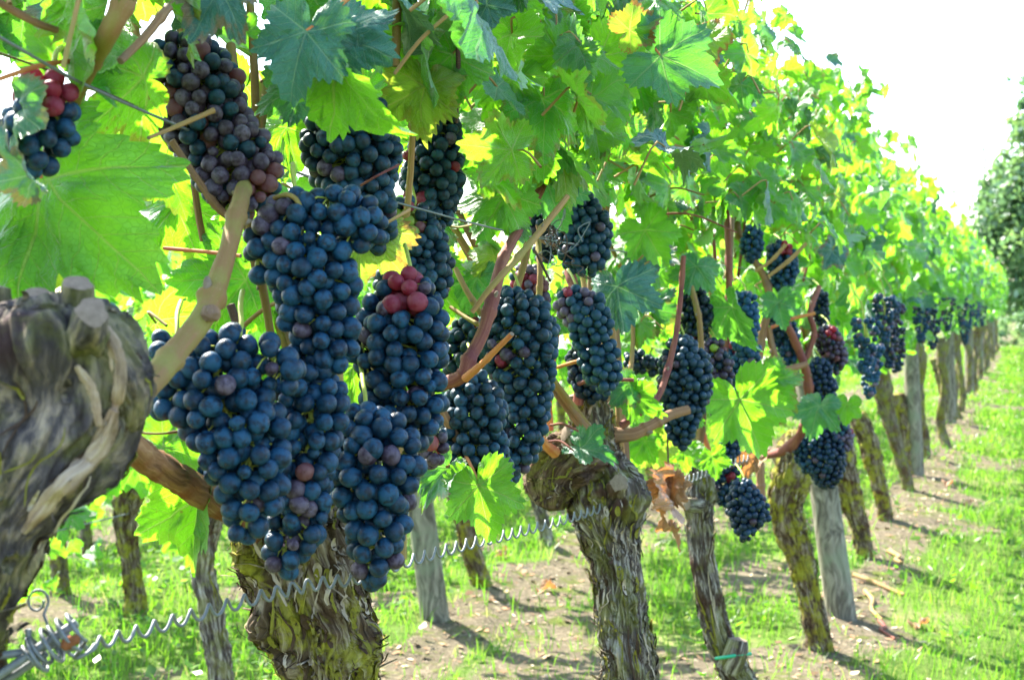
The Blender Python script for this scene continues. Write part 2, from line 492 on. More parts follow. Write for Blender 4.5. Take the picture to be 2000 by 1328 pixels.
earth = s_.mix(s_.step(n2, 0.50, 0.70), earth, (0.27, 0.225, 0.155))
earth = s_.mix(s_.math('MULTIPLY', s_.step(s_.noise(po, 9.0, 5, 0.7), 0.50, 0.64), 0.85), earth, (0.09, 0.115, 0.02))
turf = s_.mix(n2, (0.045, 0.10, 0.015), (0.13, 0.19, 0.04))
turf = s_.mix(s_.math('MULTIPLY', s_.step(n3, 0.55, 0.75), 0.6), turf, (0.36, 0.31, 0.16))
col = s_.mix(s_.step(s_.math('ADD', sep, s_.math('MULTIPLY', s_.math('SUBTRACT', n2, 0.5), 0.6)), 0.35, 0.65), turf, earth)
MAT_GROUND = s_.done(s_.pbsdf(col, 0.95, 0.05, s_.bump(s_.math('ADD', n2, n1), 0.9, 0.02)))
tag(build("ground", GV, [GF], MAT_GROUND, uvs={"soil": np.stack([soil[GF.ravel()], 0 * soil[GF.ravel()]], -1)}), kind='structure')


def blades(n, xr, yr, h0, h1, wmin, seed, dens):
    """short bent grass blades; dens(x, y) is the chance to keep one"""
    g = np.random.default_rng(seed)
    y = yr[0] + (yr[1] - yr[0]) * g.random(n) ** 2.1
    x = xr[0] + (xr[1] - xr[0]) * g.random(n)
    u, v, z = proj(np.stack([x, y, 0 * x], -1))
    keep = (u > -120) & (u < 2120) & (v < 1420) & (z > 1.5) & (g.random(n) < dens(x, y))
    x, y, z = x[keep], y[keep], z[keep]
    n = len(x)
    tuft = 0.5 + 0.5 * noise(np.stack([x * 5, y * 5, 0 * x], -1), 31)
    h = (h0 + (h1 - h0) * g.random(n)) * (0.45 + 0.9 * tuft)
    w = np.maximum(wmin * (0.6 + 0.8 * g.random(n)), z * 0.00042)
    th = g.random(n) * 2 * math.pi
    wd = np.stack([np.cos(th), np.sin(th), 0 * th], -1)
    la = g.random(n) * 2 * math.pi
    ln = np.stack([np.cos(la), np.sin(la), 0 * la], -1) * (h * (0.15 + 0.75 * g.random(n)))[:, None]
    b = np.stack([x, y, ground_h(x, y) - 0.004], -1)
    up = np.array([0, 0, 1.0])
    v0, v1 = b - wd * w[:, None], b + wd * w[:, None]
    md = b + ln * 0.35 + up * (h * 0.6)[:, None]
    v2, v3 = md + wd * (w * 0.75)[:, None], md - wd * (w * 0.75)[:, None]
    tp = b + ln + up * (h * 0.95)[:, None]
    V = np.stack([v0, v1, v2, v3, tp], 1).reshape(-1, 3)
    k = np.arange(n)[:, None] * 5
    hue = np.repeat(np.stack([g.random(n), g.random(n)], -1), 7, axis=0)
    return V, k + np.array([[0, 1, 2, 3]]), k + np.array([[3, 2, 4]]), hue, n


s_ = NT("grass_blade")
rn = s_.n("SeparateXYZ", {0: s_.uv("rnd")})
pn = s_.noise(s_.pos(), 1.6, 3)
f_ = s_.math('ADD', s_.math('MULTIPLY', rn.outputs[0], 0.7), s_.math('MULTIPLY', s_.math('SUBTRACT', pn, 0.4), 0.9), clamp=True)
gc = s_.mix(f_, (0.034, 0.115, 0.012), (0.120, 0.205, 0.032))
gc = s_.mix(s_.math('MULTIPLY', s_.step(s_.math('ADD', rn.outputs[1], s_.math('MULTIPLY', s_.math('SUBTRACT', s_.noise(s_.pos(), 2.6, 4), 0.5), 0.9)), 0.91, 1.02), 0.85), gc, (0.36, 0.30, 0.15))
gt = s_.mix(s_.math('MULTIPLY', s_.step(rn.outputs[1], 0.82, 0.92), 0.7), s_.mix(f_, (0.12, 0.40, 0.012), (0.30, 0.52, 0.035)), (0.40, 0.33, 0.14))
MAT_GRASS = s_.done(s_.n("MixShader", {0: 0.03, 1: s_.n("MixShader", {0: 0.48, 1: s_.n("BsdfDiffuse", {0: gc}).outputs[0], 2: s_.n("BsdfTranslucent", {0: gt}).outputs[0]}).outputs[0], 2: s_.n("BsdfGlossy", {1: 0.35}).outputs[0]}).outputs[0])


def grass(name, n, xr, yr, h0, h1, w, seed, dens):
    V, q, t, hue, m = blades(n, xr, yr, h0, h1, w, seed, dens)
    uv = np.concatenate([np.repeat(hue[::7], 4, axis=0), np.repeat(hue[::7], 3, axis=0)])
    return tag(build(name, V, [q, t], MAT_GRASS, uvs={"rnd": uv}, smooth=False), kind='stuff')


grass("grass", 420000, (-7.5, 3.6), (1.9, 34), 0.028, 0.075, 0.0014, 5, lambda x, y: np.clip(1.02 - soil_amount(x, y) * 1.0, 0.06, 1))

# low broad-leaved weeds among the grass
g = np.random.default_rng(19)
n = 26000
x = -3.5 + 6.0 * g.random(n); y = 2.2 + 16 * g.random(n) ** 1.8
kp = (noise(np.stack([x * 3.1, y * 2.7, 0 * x], -1), 44) > 0.05) & (g.random(n) < 1.05 - 0.85 * soil_amount(x, y)); x, y = x[kp], y[kp]; n = len(x)
c = np.stack([x, y, ground_h(x, y) + 0.008 + 0.035 * g.random(n)], -1)
th = g.random(n) * 6.28; L = 0.007 + 0.014 * g.random(n); W = L * (0.5 + 0.4 * g.random(n))
d = np.stack([np.cos(th), np.sin(th), g.normal(0.3, 0.3, n)], -1); e = np.stack([-np.sin(th), np.cos(th), g.normal(0, 0.35, n)], -1)
V = np.stack([c - d * L[:, None], c - d * (L * .2)[:, None] + e * W[:, None], c + d * L[:, None], c - d * (L * .2)[:, None] - e * W[:, None]], 1).reshape(-1, 3)
tag(build("weeds", V, [np.arange(4 * n).reshape(-1, 4)], MAT_GRASS, uvs={"rnd": np.repeat(np.stack([g.random(n) * .7, g.random(n) * .93], -1), 4, axis=0)}, smooth=False), kind='stuff')

# litter of dry chips and crumbs on the bare strips: nobody could count it
g = np.random.default_rng(9)
n = 16000
x = np.concatenate([g.normal(0.05, 0.26, n // 2), g.normal(-1.02, 0.28, n // 2)])
y = 2.2 + 20 * g.random(n) ** 1.9
kp = g.random(n) < soil_amount(x, y) + .04; x, y = x[kp], y[kp]; n = len(x)
c = np.stack([x, y, ground_h(x, y) + 0.004], -1)
th = g.random(n) * 6.28; L = 0.004 + 0.016 * g.random(n) ** 2.5; W = L * (0.15 + 0.5 * g.random(n))
d = np.stack([np.cos(th), np.sin(th), g.normal(0, 0.25, n)], -1); e = np.stack([-np.sin(th), np.cos(th), g.normal(0, 0.35, n)], -1)
V = np.stack([c - d * L[:, None], c + e * W[:, None], c + d * L[:, None], c - e * W[:, None]], 1).reshape(-1, 3)
s_ = NT("dry_litter")
rn = s_.n("SeparateXYZ", {0: s_.uv("rnd")}).outputs[0]
cr = s_.n("ValToRGB", {0: rn})
for k, (q, cc) in enumerate(((0.0, (0.10, 0.065, 0.04)), (1.0, (0.46, 0.40, 0.30)))):
    cr.color_ramp.elements[k].position = q; cr.color_ramp.elements[k].color = (*cc, 1)
z = cr.color_ramp.elements.new(0.5); z.color = (0.34, 0.20, 0.11, 1)
MAT_LITTER = s_.done(s_.pbsdf(cr.outputs[0], 0.9, 0.1))
tag(build("leaf_litter", V, [np.arange(4 * n).reshape(-1, 4)], MAT_LITTER, uvs={"rnd": np.repeat(np.stack([g.random(n), 0 * x], -1), 4, axis=0)}, smooth=False), kind='stuff')


# ------------------------------------------------------------------ vine leaves
LOBES = np.radians([-112, -56, 0, 56, 112])
_ang = np.array([-180, -168, -150, -132, -112, -96, -84, -72, -56, -42, -29, -16, 0, 16, 29, 42, 56, 72, 84, 96, 112, 132, 150, 168, 180.0])
_rad = np.array([0.06, 0.30, 0.52, 0.62, 0.72, 0.66, 0.58, 0.74, 0.92, 0.80, 0.66, 0.84, 1.02, 0.84, 0.66, 0.80, 0.92, 0.74, 0.58, 0.66, 0.72, 0.62, 0.52, 0.30, 0.06])


def leaf_template(nb, rings, seed, fold, droop, wrinkle, deep=1.0):
    """one blade: stalk joint at the origin, tip at +Y, unit length; returns vertices, triangles and per-loop vein / edge coordinates"""
    g = np.random.default_rng(seed)
    ang = np.linspace(-math.pi, math.pi, nb + 1)
    r = np.interp(np.degrees(ang), _ang, _rad ** deep)
    asym = 1 + 0.06 * np.sin(ang + g.random() * 6) + 0.05 * np.sin(2 * ang + g.random() * 6)
    if nb >= 60:
        ph = (np.degrees(ang) * 0.105 + g.random()) % 1.0
        teeth = np.where(ph < 0.7, ph / 0.7, (1 - ph) / 0.3)
        amp = 0.075 + 0.03 * g.random(nb + 1)
    elif nb >= 30:
        teeth = (np.arange(nb + 1) % 2).astype(float); amp = 0.075
    else:
        teeth = np.zeros(nb + 1); amp = 0
    r = r * asym * (1 - amp + 2 * amp * teeth * 0.8)
    ts = np.linspace(0, 1, rings + 1)[1:]
    pts = [np.zeros((1, 2))] + [np.stack([np.sin(ang) * r * t, np.cos(ang) * r * t], -1) for t in ts]
    xy = np.concatenate(pts); tt = np.concatenate([[0]] + [np.full(nb + 1, t) for t in ts])
    tris = []
    for q in range(nb):
        tris.append((0, 1 + q + 1, 1 + q))
        for k in range(rings - 1):
            a0, b0 = 1 + k * (nb + 1) + q, 1 + (k + 1) * (nb + 1) + q
            tris += [(a0, a0 + 1, b0), (a0 + 1, b0 + 1, b0)]
    tris = np.array(tris)
    x, y = xy[:, 0], xy[:, 1]
    rr = np.hypot(x, y); an = np.arctan2(x, y)
    z = fold * np.abs(x) - droop * rr ** 2
    dl = np.min(np.abs(an[:, None] - LOBES[None]), axis=1)
    z = z + 0.10 * rr * np.cos(dl * 3.2) * -0.6 + wrinkle * noise(np.stack([x * 3, y * 3, 0 * x + seed], -1), seed) * (0.3 + rr)
    z = z + 0.5 * wrinkle * noise(np.stack([x * 8, y * 8, 0 * x + seed], -1), seed + 5)
    z = z + 0.05 * np.sin(an * 5 + seed) * rr ** 2 + wrinkle * 1.5 * np.sin(an * 2 + seed * 2.1) * rr ** 2
    kf = 1 / math.sqrt(1 + fold ** 2)
    V = np.stack([x * kf, y, z - fold * np.abs(x) * (1 - kf)], -1)
    # every triangle belongs to the main vein nearest to it
    ca = np.arctan2(xy[tris].mean(1)[:, 0], xy[tris].mean(1)[:, 1])
    lo = LOBES[np.argmin(np.abs(ca[:, None] - LOBES[None]), axis=1)]
    P2 = xy[tris]                                     # (m,3,2)
    al = P2[..., 0] * np.sin(lo)[:, None] + P2[..., 1] * np.cos(lo)[:, None]
    pe = P2[..., 0] * np.cos(lo)[:, None] - P2[..., 1] * np.sin(lo)[:, None]
    return V, tris, np.stack([al, pe], -1).reshape(-1, 2), tt[tris].reshape(-1)


SHAPES = [(0.25, 0.15, 0.10), (-0.15, 0.25, 0.14), (0.45, 0.10, 0.12), (0.10, 0.40, 0.16), (-0.30, 0.05, 0.12), (0.30, 0.35, 0.18), (0.05, -0.15, 0.14), (0.6, 0.2, 0.12)]
HI = [leaf_template(132, 5, k, *SHAPES[k], deep=(0.9, 1.0, 1.15, 1.0, 1.05, 0.95, 1.1, 1.0)[k]) for k in range(8)]
MID = [leaf_template(40, 3, k, *SHAPES[k]) for k in range(8)]
LOW = [leaf_template(16, 2, k, *SHAPES[k]) for k in range(8)]


def unit(v):
    return v / (np.linalg.norm(v, axis=-1, keepdims=True) + 1e-12)


def leaves_mesh(name, mats, lod, pos, tip, nor, size, rnd, mi, parent, base, stalks=None):
    """blades at pos with tip direction and normal, ONE foliage mesh; stalks adds each blade's stalk"""
    tip = unit(tip); nor = unit(nor - tip * np.sum(nor * tip, -1, keepdims=True)); sx = np.cross(tip, nor)
    Vs, Fs, U1, U2, U3, M, nv = [], [], [], [], [], [], 0
    var = np.random.default_rng(len(pos)).integers(0, 8, len(pos))
    for k in range(8):
        I = np.where(var == k)[0]
        if not len(I): continue
        V, T, ve, ed = lod[k]
        W = size[I, None, None] * (V[None, :, 0:1] * sx[I, None] + V[None, :, 1:2] * tip[I, None] + V[None, :, 2:3] * nor[I, None]) + pos[I, None]
        Vs.append(W.reshape(-1, 3))
        Fs.append((T[None] + (nv + np.arange(len(I)) * len(V))[:, None, None]).reshape(-1, 3)); nv += len(I) * len(V)
        U1.append(np.tile(ve, (len(I), 1)))
        U2.append(np.repeat(rnd[I, :2], T.size, axis=0))
        U3.append(np.stack([np.tile(ed, len(I)), np.repeat(rnd[I, 2], T.size)], -1))
        M.append(np.repeat(mi[I], len(T)))
    if stalks is not None:
        mats = list(mats) + [MAT_CANE[stalks]]
        for q in range(len(pos)):
            L = size[q] * (0.7 + 0.5 * rnd[q, 1])
            back = -tip[q] * 0.6 - nor[q] * 0.5 + np.array([0, 0, -0.35])
            c = np.array([pos[q], pos[q] - tip[q] * L * 0.35 + nor[q] * 0.02 * L, pos[q] + back * L])
            A = tube(crom(c, 6), np.linspace(0.0011, 0.0016, 6), 5)
            v, f = A.V[0], A.F[4][0]
            f3 = np.concatenate([f[:, [0, 1, 2]], f[:, [0, 2, 3]]])
            Vs.append(v); Fs.append(f3 + nv); nv += len(v)
            for U in (U1, U2, U3): U.append(np.zeros((f3.size, 2)))
            M.append(np.full(len(f3), len(mats) - 1))
    return build(name, np.concatenate(Vs), [np.concatenate(Fs)], mats, parent, base, {"vein": np.concatenate(U1), "rnd": np.concatenate(U2), "edge": np.concatenate(U3)}, np.concatenate(M))


# ------------------------------------------------------------------ grape bunches: data (photograph pixels, distance, berry size in px)
# name of key: spine circles (px, py, r), Z, berry diameter px, base colour, colour spots (px, py, r, colour), label
BUNCHES = [
    dict(k='a', sp=[[(85, 185, 55), (80, 230, 70), (60, 280, 62), (35, 325, 40)]], Z=.86, d=46, c='blue', spots=[(105, 170, 42, 'red'), (40, 165, 30, 'red')],
         label="blurred bunch with a few red berries, above the big veined leaf over the grey trunk"),
    dict(k='b', sp=[[(350, 120, 52), (385, 175, 88), (408, 240, 92), (440, 300, 86), (470, 345, 70), (490, 385, 42)]], Z=1.06, d=37, c='mixdusk', spots=[(320, 200, 32, 'pink'), (475, 378, 20, 'pink'), (525, 345, 26, 'pink'), (350, 120, 28, 'dusk'), (512, 385, 18, 'pink'), (465, 403, 14, 'green')],
         label="dusky purple grape bunch ripening unevenly with pinkish berries, above the thick yellow-green cane"),
    dict(k='c', sp=[[(662, 185, 42), (680, 245, 92), (690, 305, 94), (702, 365, 82), (722, 415, 58), (735, 455, 40)]], Z=1.2, d=36, c='teal', spots=[(770, 420, 18, 'dusk')],
         label="slate blue grape bunch tucked under the large teal leaf, hanging straight beneath its folded edge"),
    dict(k='d', sp=[[(858, 240, 36), (852, 295, 52), (842, 355, 54), (848, 405, 40), (860, 430, 26)]], Z=1.45, d=29, c='teal', spots=[(815, 395, 24, 'red'), (800, 300, 18, 'red'), (888, 335, 14, 'red')],
         label="slim narrow bunch hanging right of the folded leaf with red berries along its edges"),
    dict(k='e', sp=[[(800, 435, 46), (808, 480, 66), (810, 525, 70), (800, 575, 62)]], Z=1.38, d=29, c='teal', spots=[(790, 435, 30, 'green'), (800, 418, 18, 'red'), (735, 488, 14, 'pink'), (825, 445, 14, 'pink')],
         label="dark bunch with pale green berries at its top, directly above the bunch crowned in red"),
    dict(k='f', sp=[[(560, 425, 58), (590, 465, 84), (602, 530, 90), (622, 600, 78), (640, 655, 66), (650, 700, 42)], [(640, 405, 42), (685, 430, 66), (712, 450, 48)], [(515, 470, 50), (500, 520, 36)]], Z=1.0, d=43, c='blue', spots=[(545, 405, 22, 'dusk'), (520, 425, 20, 'dusk'), (676, 712, 12, 'red'), (585, 700, 16, 'dusk'), (610, 702, 13, 'green')],
         label="big shouldered blue bunch in the middle of the nearest vine, spreading right at its top"),
    dict(k='g', sp=[[(455, 690, 58), (420, 735, 84), (440, 800, 102), (478, 860, 92), (492, 930, 78), (498, 985, 66), (482, 1030, 42)], [(360, 725, 52), (345, 785, 46)], [(525, 690, 44), (560, 735, 50)]], Z=.94, d=47, c='blue', spots=[(512, 985, 10, 'dusk')],
         label="largest deep blue bunch of the nearest vine with fat berries, overlapping the brown old cane"),
    dict(k='h', sp=[[(560, 720, 52), (600, 770, 76), (608, 840, 70), (592, 910, 66), (580, 975, 60), (572, 1030, 54), (552, 1085, 46)]], Z=1.0, d=41, c='blue', spots=[(580, 950, 26, 'dusk'), (590, 915, 14, 'pink'), (590, 1040, 14, 'pink'), (580, 1055, 18, 'dusk'), (520, 1110, 20, 'dusk'), (590, 1000, 22, 'dusk'), (540, 1080, 14, 'dusk')],
         label="long bunch dangling lowest over the mossy trunk, purple and one pink berry near its tip"),
    dict(k='i', sp=[[(330, 690, 42), (335, 750, 52), (325, 800, 30)]], Z=1.02, d=42, c='blue', spots=[],
         label="shaded dark bunch partly hidden behind the lower end of the thick yellow-green cane"),
    dict(k='j', sp=[[(310, 950, 26), (360, 925, 36), (400, 915, 36)]], Z=1.12, d=44, c='blue', spots=[],
         label="few dark berries peeping out behind the fibrous brown cane near the gnarled grey trunk"),
    dict(k='l', sp=[[(790, 585, 58), (785, 635, 84), (782, 700, 98), (792, 765, 82), (812, 825, 58), (818, 860, 32)], [(712, 640, 40), (708, 690, 40)]], Z=1.13, d=40, c='blue', spots=[(792, 572, 44, 'red'), (770, 600, 22, 'dusk')],
         label="plump blue bunch crowned with bright red berries, in the centre of the grape cluster"),
    dict(k='m', sp=[[(700, 820, 42), (722, 870, 84), (735, 930, 92), (738, 1000, 68), (738, 1060, 58), (728, 1112, 42)], [(790, 880, 40), (808, 920, 34)]], Z=1.07, d=43, c='blue', spots=[(690, 1120, 20, 'dusk')],
         label="deep blue tapering bunch hanging in front of the zigzag spring wire beside the mossy trunk"),
    dict(k='n', sp=[[(848, 850, 28), (845, 890, 24)]], Z=1.3, d=30, c='dusk', spots=[(845, 870, 16, 'pink')],
         label="little reddish purple bunch peeking out behind the plump blue bunch's lower right edge"),
    dict(k='o', sp=[[(918, 760, 44), (922, 810, 58), (925, 860, 58), (942, 905, 52), (962, 945, 32)]], Z=1.48, d=29, c='teal', spots=[],
         label="slate bunch hanging above the single bright leaf, below the bent red cane"),
    dict(k='p', sp=[[(918, 650, 36), (912, 695, 46), (905, 735, 34)]], Z=1.62, d=27, c='teal', spots=[(932, 635, 14, 'red'), (880, 700, 14, 'dusk')],
         label="dark bunch crossed by the bent red cane with one orange red berry at its top"),
    dict(k='q', sp=[[(1005, 605, 44), (1012, 655, 66), (1020, 710, 62), (1026, 765, 52), (1024, 820, 46), (1010, 870, 46), (988, 915, 34)], [(1060, 655, 26), (1065, 690, 22)]], Z=1.58, d=27, c='teal', spots=[(975, 715, 16, 'red'), (990, 700, 20, 'dusk')],
         label="long slate bunch behind the cut orange stub, left of the shaggy trunk's head"),
    dict(k='s', sp=[[(1118, 595, 36), (1150, 620, 46), (1158, 665, 40), (1172, 710, 36), (1180, 745, 24)]], Z=1.8, d=23, c='teal', spots=[(1100, 610, 26, 'dusk'), (1112, 575, 12, 'red'), (1150, 580, 14, 'dusk'), (1095, 630, 12, 'pink')],
         label="forked bunch with purple left shoulder beside the pink shoot above the shaggy trunk"),
    dict(k='t', sp=[[(1150, 705, 38), (1155, 740, 42), (1160, 770, 22)]], Z=2.0, d=23, c='blue', spots=[],
         label="shaded dark bunch directly over the shaggy trunk's cut top, behind the pink shoot"),
    dict(k='u', sp=[[(1125, 405, 38), (1140, 445, 50), (1142, 485, 44), (1165, 505, 22)]], Z=1.9, d=23, c='teal', spots=[(1110, 480, 14, 'dusk')],
         label="high bunch among leaves where the trellis wire ends in a tangle"),
    dict(k='v', sp=[[(1030, 545, 30), (1040, 575, 34), (1045, 600, 22)]], Z=1.9, d=21, c='dusk', spots=[(1020, 540, 14, 'red'), (1055, 555, 16, 'pink')],
         label="small reddish bunch glowing between two shoots, above the long slate bunch"),
    dict(k='w', sp=[[(1330, 685, 34), (1336, 720, 46), (1336, 760, 44), (1332, 800, 36), (1332, 835, 30), (1330, 860, 18)]], Z=2.15, d=20, c='teal', spots=[(1370, 858, 8, 'red')],
         label="tidy conical slate bunch above the hanging dry brown leaves, over the next slim trunk"),
    dict(k='x', sp=[[(1392, 685, 24), (1400, 725, 30), (1400, 770, 26), (1395, 800, 16)]], Z=2.35, d=18, c='mixdusk', spots=[(1392, 684, 8, 'green')],
         label="slim purplish bunch right beside the tidy conical one"),
    dict(k='y', sp=[[(1355, 590, 28), (1358, 630, 30), (1352, 660, 24)]], Z=2.4, d=18, c='teal', spots=[(1345, 662, 14, 'red')],
         label="dark bunch partly screened by a leaf and pale shoot, above the tidy conical bunch"),
    dict(k='z', sp=[[(1452, 590, 26), (1455, 630, 28), (1458, 670, 24), (1470, 710, 16)]], Z=2.6, d=17, c='blue', spots=[],
         label="slender bunch hanging between upright red shoots, above the bright lobed leaf"),
    dict(k='aa', sp=[[(1418, 800, 22), (1425, 840, 26), (1420, 880, 24)]], Z=2.65, d=16, c='blue', spots=[],
         label="dark bunch squeezed behind the left side of the bright lobed leaf"),
    dict(k='ab', sp=[[(1420, 910, 24), (1416, 945, 26), (1412, 975, 16)]], Z=2.75, d=16, c='blue', spots=[(1425, 935, 10, 'red')],
         label="shadowed bunch behind the tight spring wire, below the bright lobed leaf"),
    dict(k='ac', sp=[[(1450, 960, 24), (1458, 990, 34), (1455, 1020, 26), (1455, 1045, 16)], [(1485, 985, 16), (1492, 1008, 14)]], Z=2.55, d=17, c='blue', spots=[],
         label="lowest bunch right of the slim trunk, dangling free over the grass by a red shoot"),
    dict(k='ad', sp=[[(1240, 705, 22), (1270, 715, 22), (1290, 722, 16)]], Z=2.5, d=19, c='blue', spots=[],
         label="small sideways bunch left of the tidy conical bunch, over a leafy red shoot"),
    dict(k='ae', sp=[[(1525, 500, 24), (1532, 530, 26), (1525, 555, 16)]], Z=3.0, d=15, c='blue', spots=[(1535, 485, 12, 'red')],
         label="small bunch with red berries on top high in the leaves, crossed by tan shoots"),
    dict(k='af', sp=[[(1470, 455, 18), (1468, 485, 20), (1465, 505, 12)]], Z=2.95, d=15, c='blue', spots=[],
         label="small dark bunch highest up beside a red shoot within the leaf wall"),
    dict(k='ag', sp=[[(1525, 630, 22), (1535, 660, 26), (1540, 695, 18)]], Z=3.05, d=15, c='blue', spots=[],
         label="bunch seen inside the fork of the arching red shoots"),
    dict(k='ah', sp=[[(1618, 662, 26), (1625, 690, 30), (1630, 712, 18)]], Z=3.15, d=14, c='mixdusk', spots=[(1625, 652, 14, 'red')],
         label="reddish-topped bunch to the right of the arching red shoots"),
    dict(k='ai', sp=[[(1600, 725, 24), (1605, 755, 28), (1610, 785, 18)]], Z=3.1, d=14, c='blue', spots=[],
         label="blue bunch against the arching red shoot, above the bunch touching the post top"),
    dict(k='aj', sp=[[(1590, 840, 30), (1600, 870, 42), (1612, 905, 34), (1615, 938, 20)]], Z=3.2, d=14, c='blue', spots=[],
         label="wide blue bunch hanging at the top of the nearest grey wooden post"),
    dict(k='ak', sp=[[(1630, 835, 22), (1645, 860, 20), (1640, 880, 12)]], Z=3.2, d=13, c='dusk', spots=[],
         label="small purple bunch leaning on the wide blue one by the nearest wooden post"),
    dict(k='am', sp=[[(1060, 440, 28), (1068, 470, 30), (1062, 498, 16)]], Z=1.95, d=22, c='teal', spots=[],
         label="shaded little bunch beside the high one, behind the tan shoot and wire tangle"),
    dict(k='an', sp=[[(1446, 690, 26), (1452, 730, 27), (1448, 762, 16)]], Z=2.7, d=17, c='blue', spots=[(1436, 682, 12, 'red')],
         label="bunch with red top beneath the slender one, just above the bright lobed leaf"),
    dict(k='al', sp=[[(1600, 580, 16), (1600, 605, 18), (1605, 630, 12)]], Z=3.6, d=13, c='blue', spots=[],
         label="tiny dark bunch in the leaf wall above the reddish-topped bunch"),
]


def bunch_mask(px, py, z, pad):
    """does a thing at these pixels and distance cover a bunch?"""
    hit = np.zeros(len(px), bool)
    for b in BUNCHES:
        for s in b['sp']:
            for (cx, cy, r) in s:
                hit |= ((px - cx) ** 2 + (py - cy) ** 2 < (r + pad) ** 2) & (z < b['Z'] + 0.06)
    return hit


def ico(sub):
    import bmesh
    bm = bmesh.new(); bmesh.ops.create_icosphere(bm, subdivisions=sub, radius=1)
    V = np.array([v.co[:] for v in bm.verts]); F = np.array([[v.index for v in f.verts] for f in bm.faces]); bm.free()
    return V, F


ICO4, ICO3, ICO2 = ico(4), ico(3), ico(2)
BERRY = {}
for c_, m_ in MAT_BERRY.items():
    for var in range(3):
        v = ICO4[0].copy()
        v[:, 2] *= (1.05, 0.96, 1.10)[var]
        v *= (1 + 0.055 * noise(v * 1.1 + var * 7, len(c_) + var) + 0.012 * noise(v * 3.5, var))[:, None]
        rr = np.hypot(v[:, 0], v[:, 1])
        v[:, 2] -= np.where(v[:, 2] > 0, 0.07 * np.exp(-(rr / 0.14) ** 2), 0.05 * np.exp(-(rr / 0.25) ** 2))
        o = build("berry", v, [ICO4[1]], m_)
        BERRY[c_, var] = o.data
        bpy.data.objects.remove(o)


def pack(spines, Z, d, seed):
    """berries on and under the skin of the bunch's volume: centres, radii, outward directions"""
    g = np.random.default_rng(seed)
    d = d * 0.845
    rb = d / 2 * Z / F_PX
    C, RR = [], []
    for s in spines:
        c = crom([list(q) for q in s], 26)
        for q in c:
            q[2] *= 1.12 if d < 28 else 1.03
            C.append(P(q[0], q[1], Z)); RR.append(max(q[2] * Z / F_PX, rb * 1.02))
    C, RR = np.array(C), np.array(RR)
    RR = np.maximum(RR * (1 + 0.16 * noise(C * 55 + seed, seed)), rb * 1.02)
    C = C + 0.10 * RR[:, None] * np.stack([noise(C * 40 + 9 * k + seed, seed + k) for k in range(3)], -1)

    def sdf(p):
        dd = np.linalg.norm((p[:, None] - C[None]) / np.array([1, 1, 1]), axis=2) - RR[None]
        k = dd.argmin(1)
        return dd[np.arange(len(p)), k], k

    def project(p, off):
        for _ in range(3):
            s, k = sdf(p)
            n = unit(p - C[k])
            p = p - n * (s + off)[:, None]
        return p
    pts = np.zeros((0, 3))
    for layer, (off, gap) in enumerate(((1.0, 1.62), (2.7, 1.75))):
        N = 8000
        k = g.integers(0, len(C), N)
        cand = C[k] + unit(g.normal(size=(N, 3))) * RR[k, None]
        o = rb * off * np.ones(N)
        cand = project(cand, o)
        s, _ = sdf(cand)
        cand = cand[np.abs(s + o) < rb * 0.35]
        new = []
        for c in cand:
            ok = True
            if len(pts) and np.min(np.sum((pts - c) ** 2, 1)) < (gap * rb) ** 2: ok = False
            if ok and new and np.min(np.sum((np.array(new) - c) ** 2, 1)) < (gap * rb) ** 2: ok = False
            if ok: new.append(c)
        if not new: continue
        new = np.array(new)
        if layer == 0:
            for it in range(14):
                dv = new[:, None] - new[None]; dist = np.linalg.norm(dv, axis=2) + np.eye(len(new))
                push = np.clip(1.98 * rb - dist, 0, None) * (1 - np.eye(len(new)))
                new = new + 0.22 * np.sum(dv / dist[..., None] * push[..., None], axis=1)
                new = project(new, rb * np.ones(len(new)))
            new = new + unit(g.normal(size=new.shape)) * (rb * 0.62 * g.random(len(new)))[:, None]
        pts = np.vstack([pts, new])
    _, k = sdf(pts)
    out = unit(pts - C[k] + 1e-6)
    rad = rb * (0.90 + 0.27 * g.random(len(pts)))
    small = g.random(len(pts)) < 0.05
    rad[small] *= 0.72
    return pts, rad, out, C, rb


def berry_colour(b, u, v, g):
    for (sx, sy, sr, sc) in b['spots']:
        if (u - sx) ** 2 + (v - sy) ** 2 < (sr * 0.92) ** 2:
            if sc in ('red', 'pink', 'green') and g.random() < 0.15: return 'dusk'
            return sc
    c = b['c']
    x = g.random()
    if c == 'mixdusk': return 'dusk' if x < 0.66 else ('teal' if x < 0.92 else 'pink')
    if c == 'dusk': return 'dusk' if x < 0.75 else ('red' if x < 0.85 else 'teal')
    if x < 0.035: return 'dusk'
    return c


def quat_to(v, spin):
    return Vector(v).to_track_quat('Z', 'Y') @ Quaternion((0, 0, 1), spin)


def stem_for(b, pts, rad, C, seed, near):
    """the green skeleton of a bunch: axis, little stalks, and the main stalk up to the shoot"""
    g = np.random.default_rng(seed + 77)
    A = Acc()
    n0 = 0
    Z = b['Z']
    top = None
    for s in b['sp']:
        ax = np.array([P(q[0], q[1], Z) for q in s])
        tube(crom(ax, 14), np.linspace(0.0022, 0.0012, 14), 5, A)
        top = ax[0] if top is None else top
        n0 += 1
    r0 = b['sp'][0][0][2] * Z / F_PX
    up = np.array([top, top + [0.004, 0.004, r0 * 0.8], top + [-0.006, 0.02, r0 + 0.012], top + [-0.022, 0.05, r0 + 0.022]])
    tube(crom(up, 12), np.linspace(0.0015, 0.0019, 12), 6, A)
    if near:
        for p in pts:
            k = np.argmin(np.sum((C - p) ** 2, 1))
            q = C[k] + [0, 0, 0.006]
            tube(np.array([q, (p + q) / 2 + [0, 0, 0.002], p]), 0.0008, 4, A)
    return A


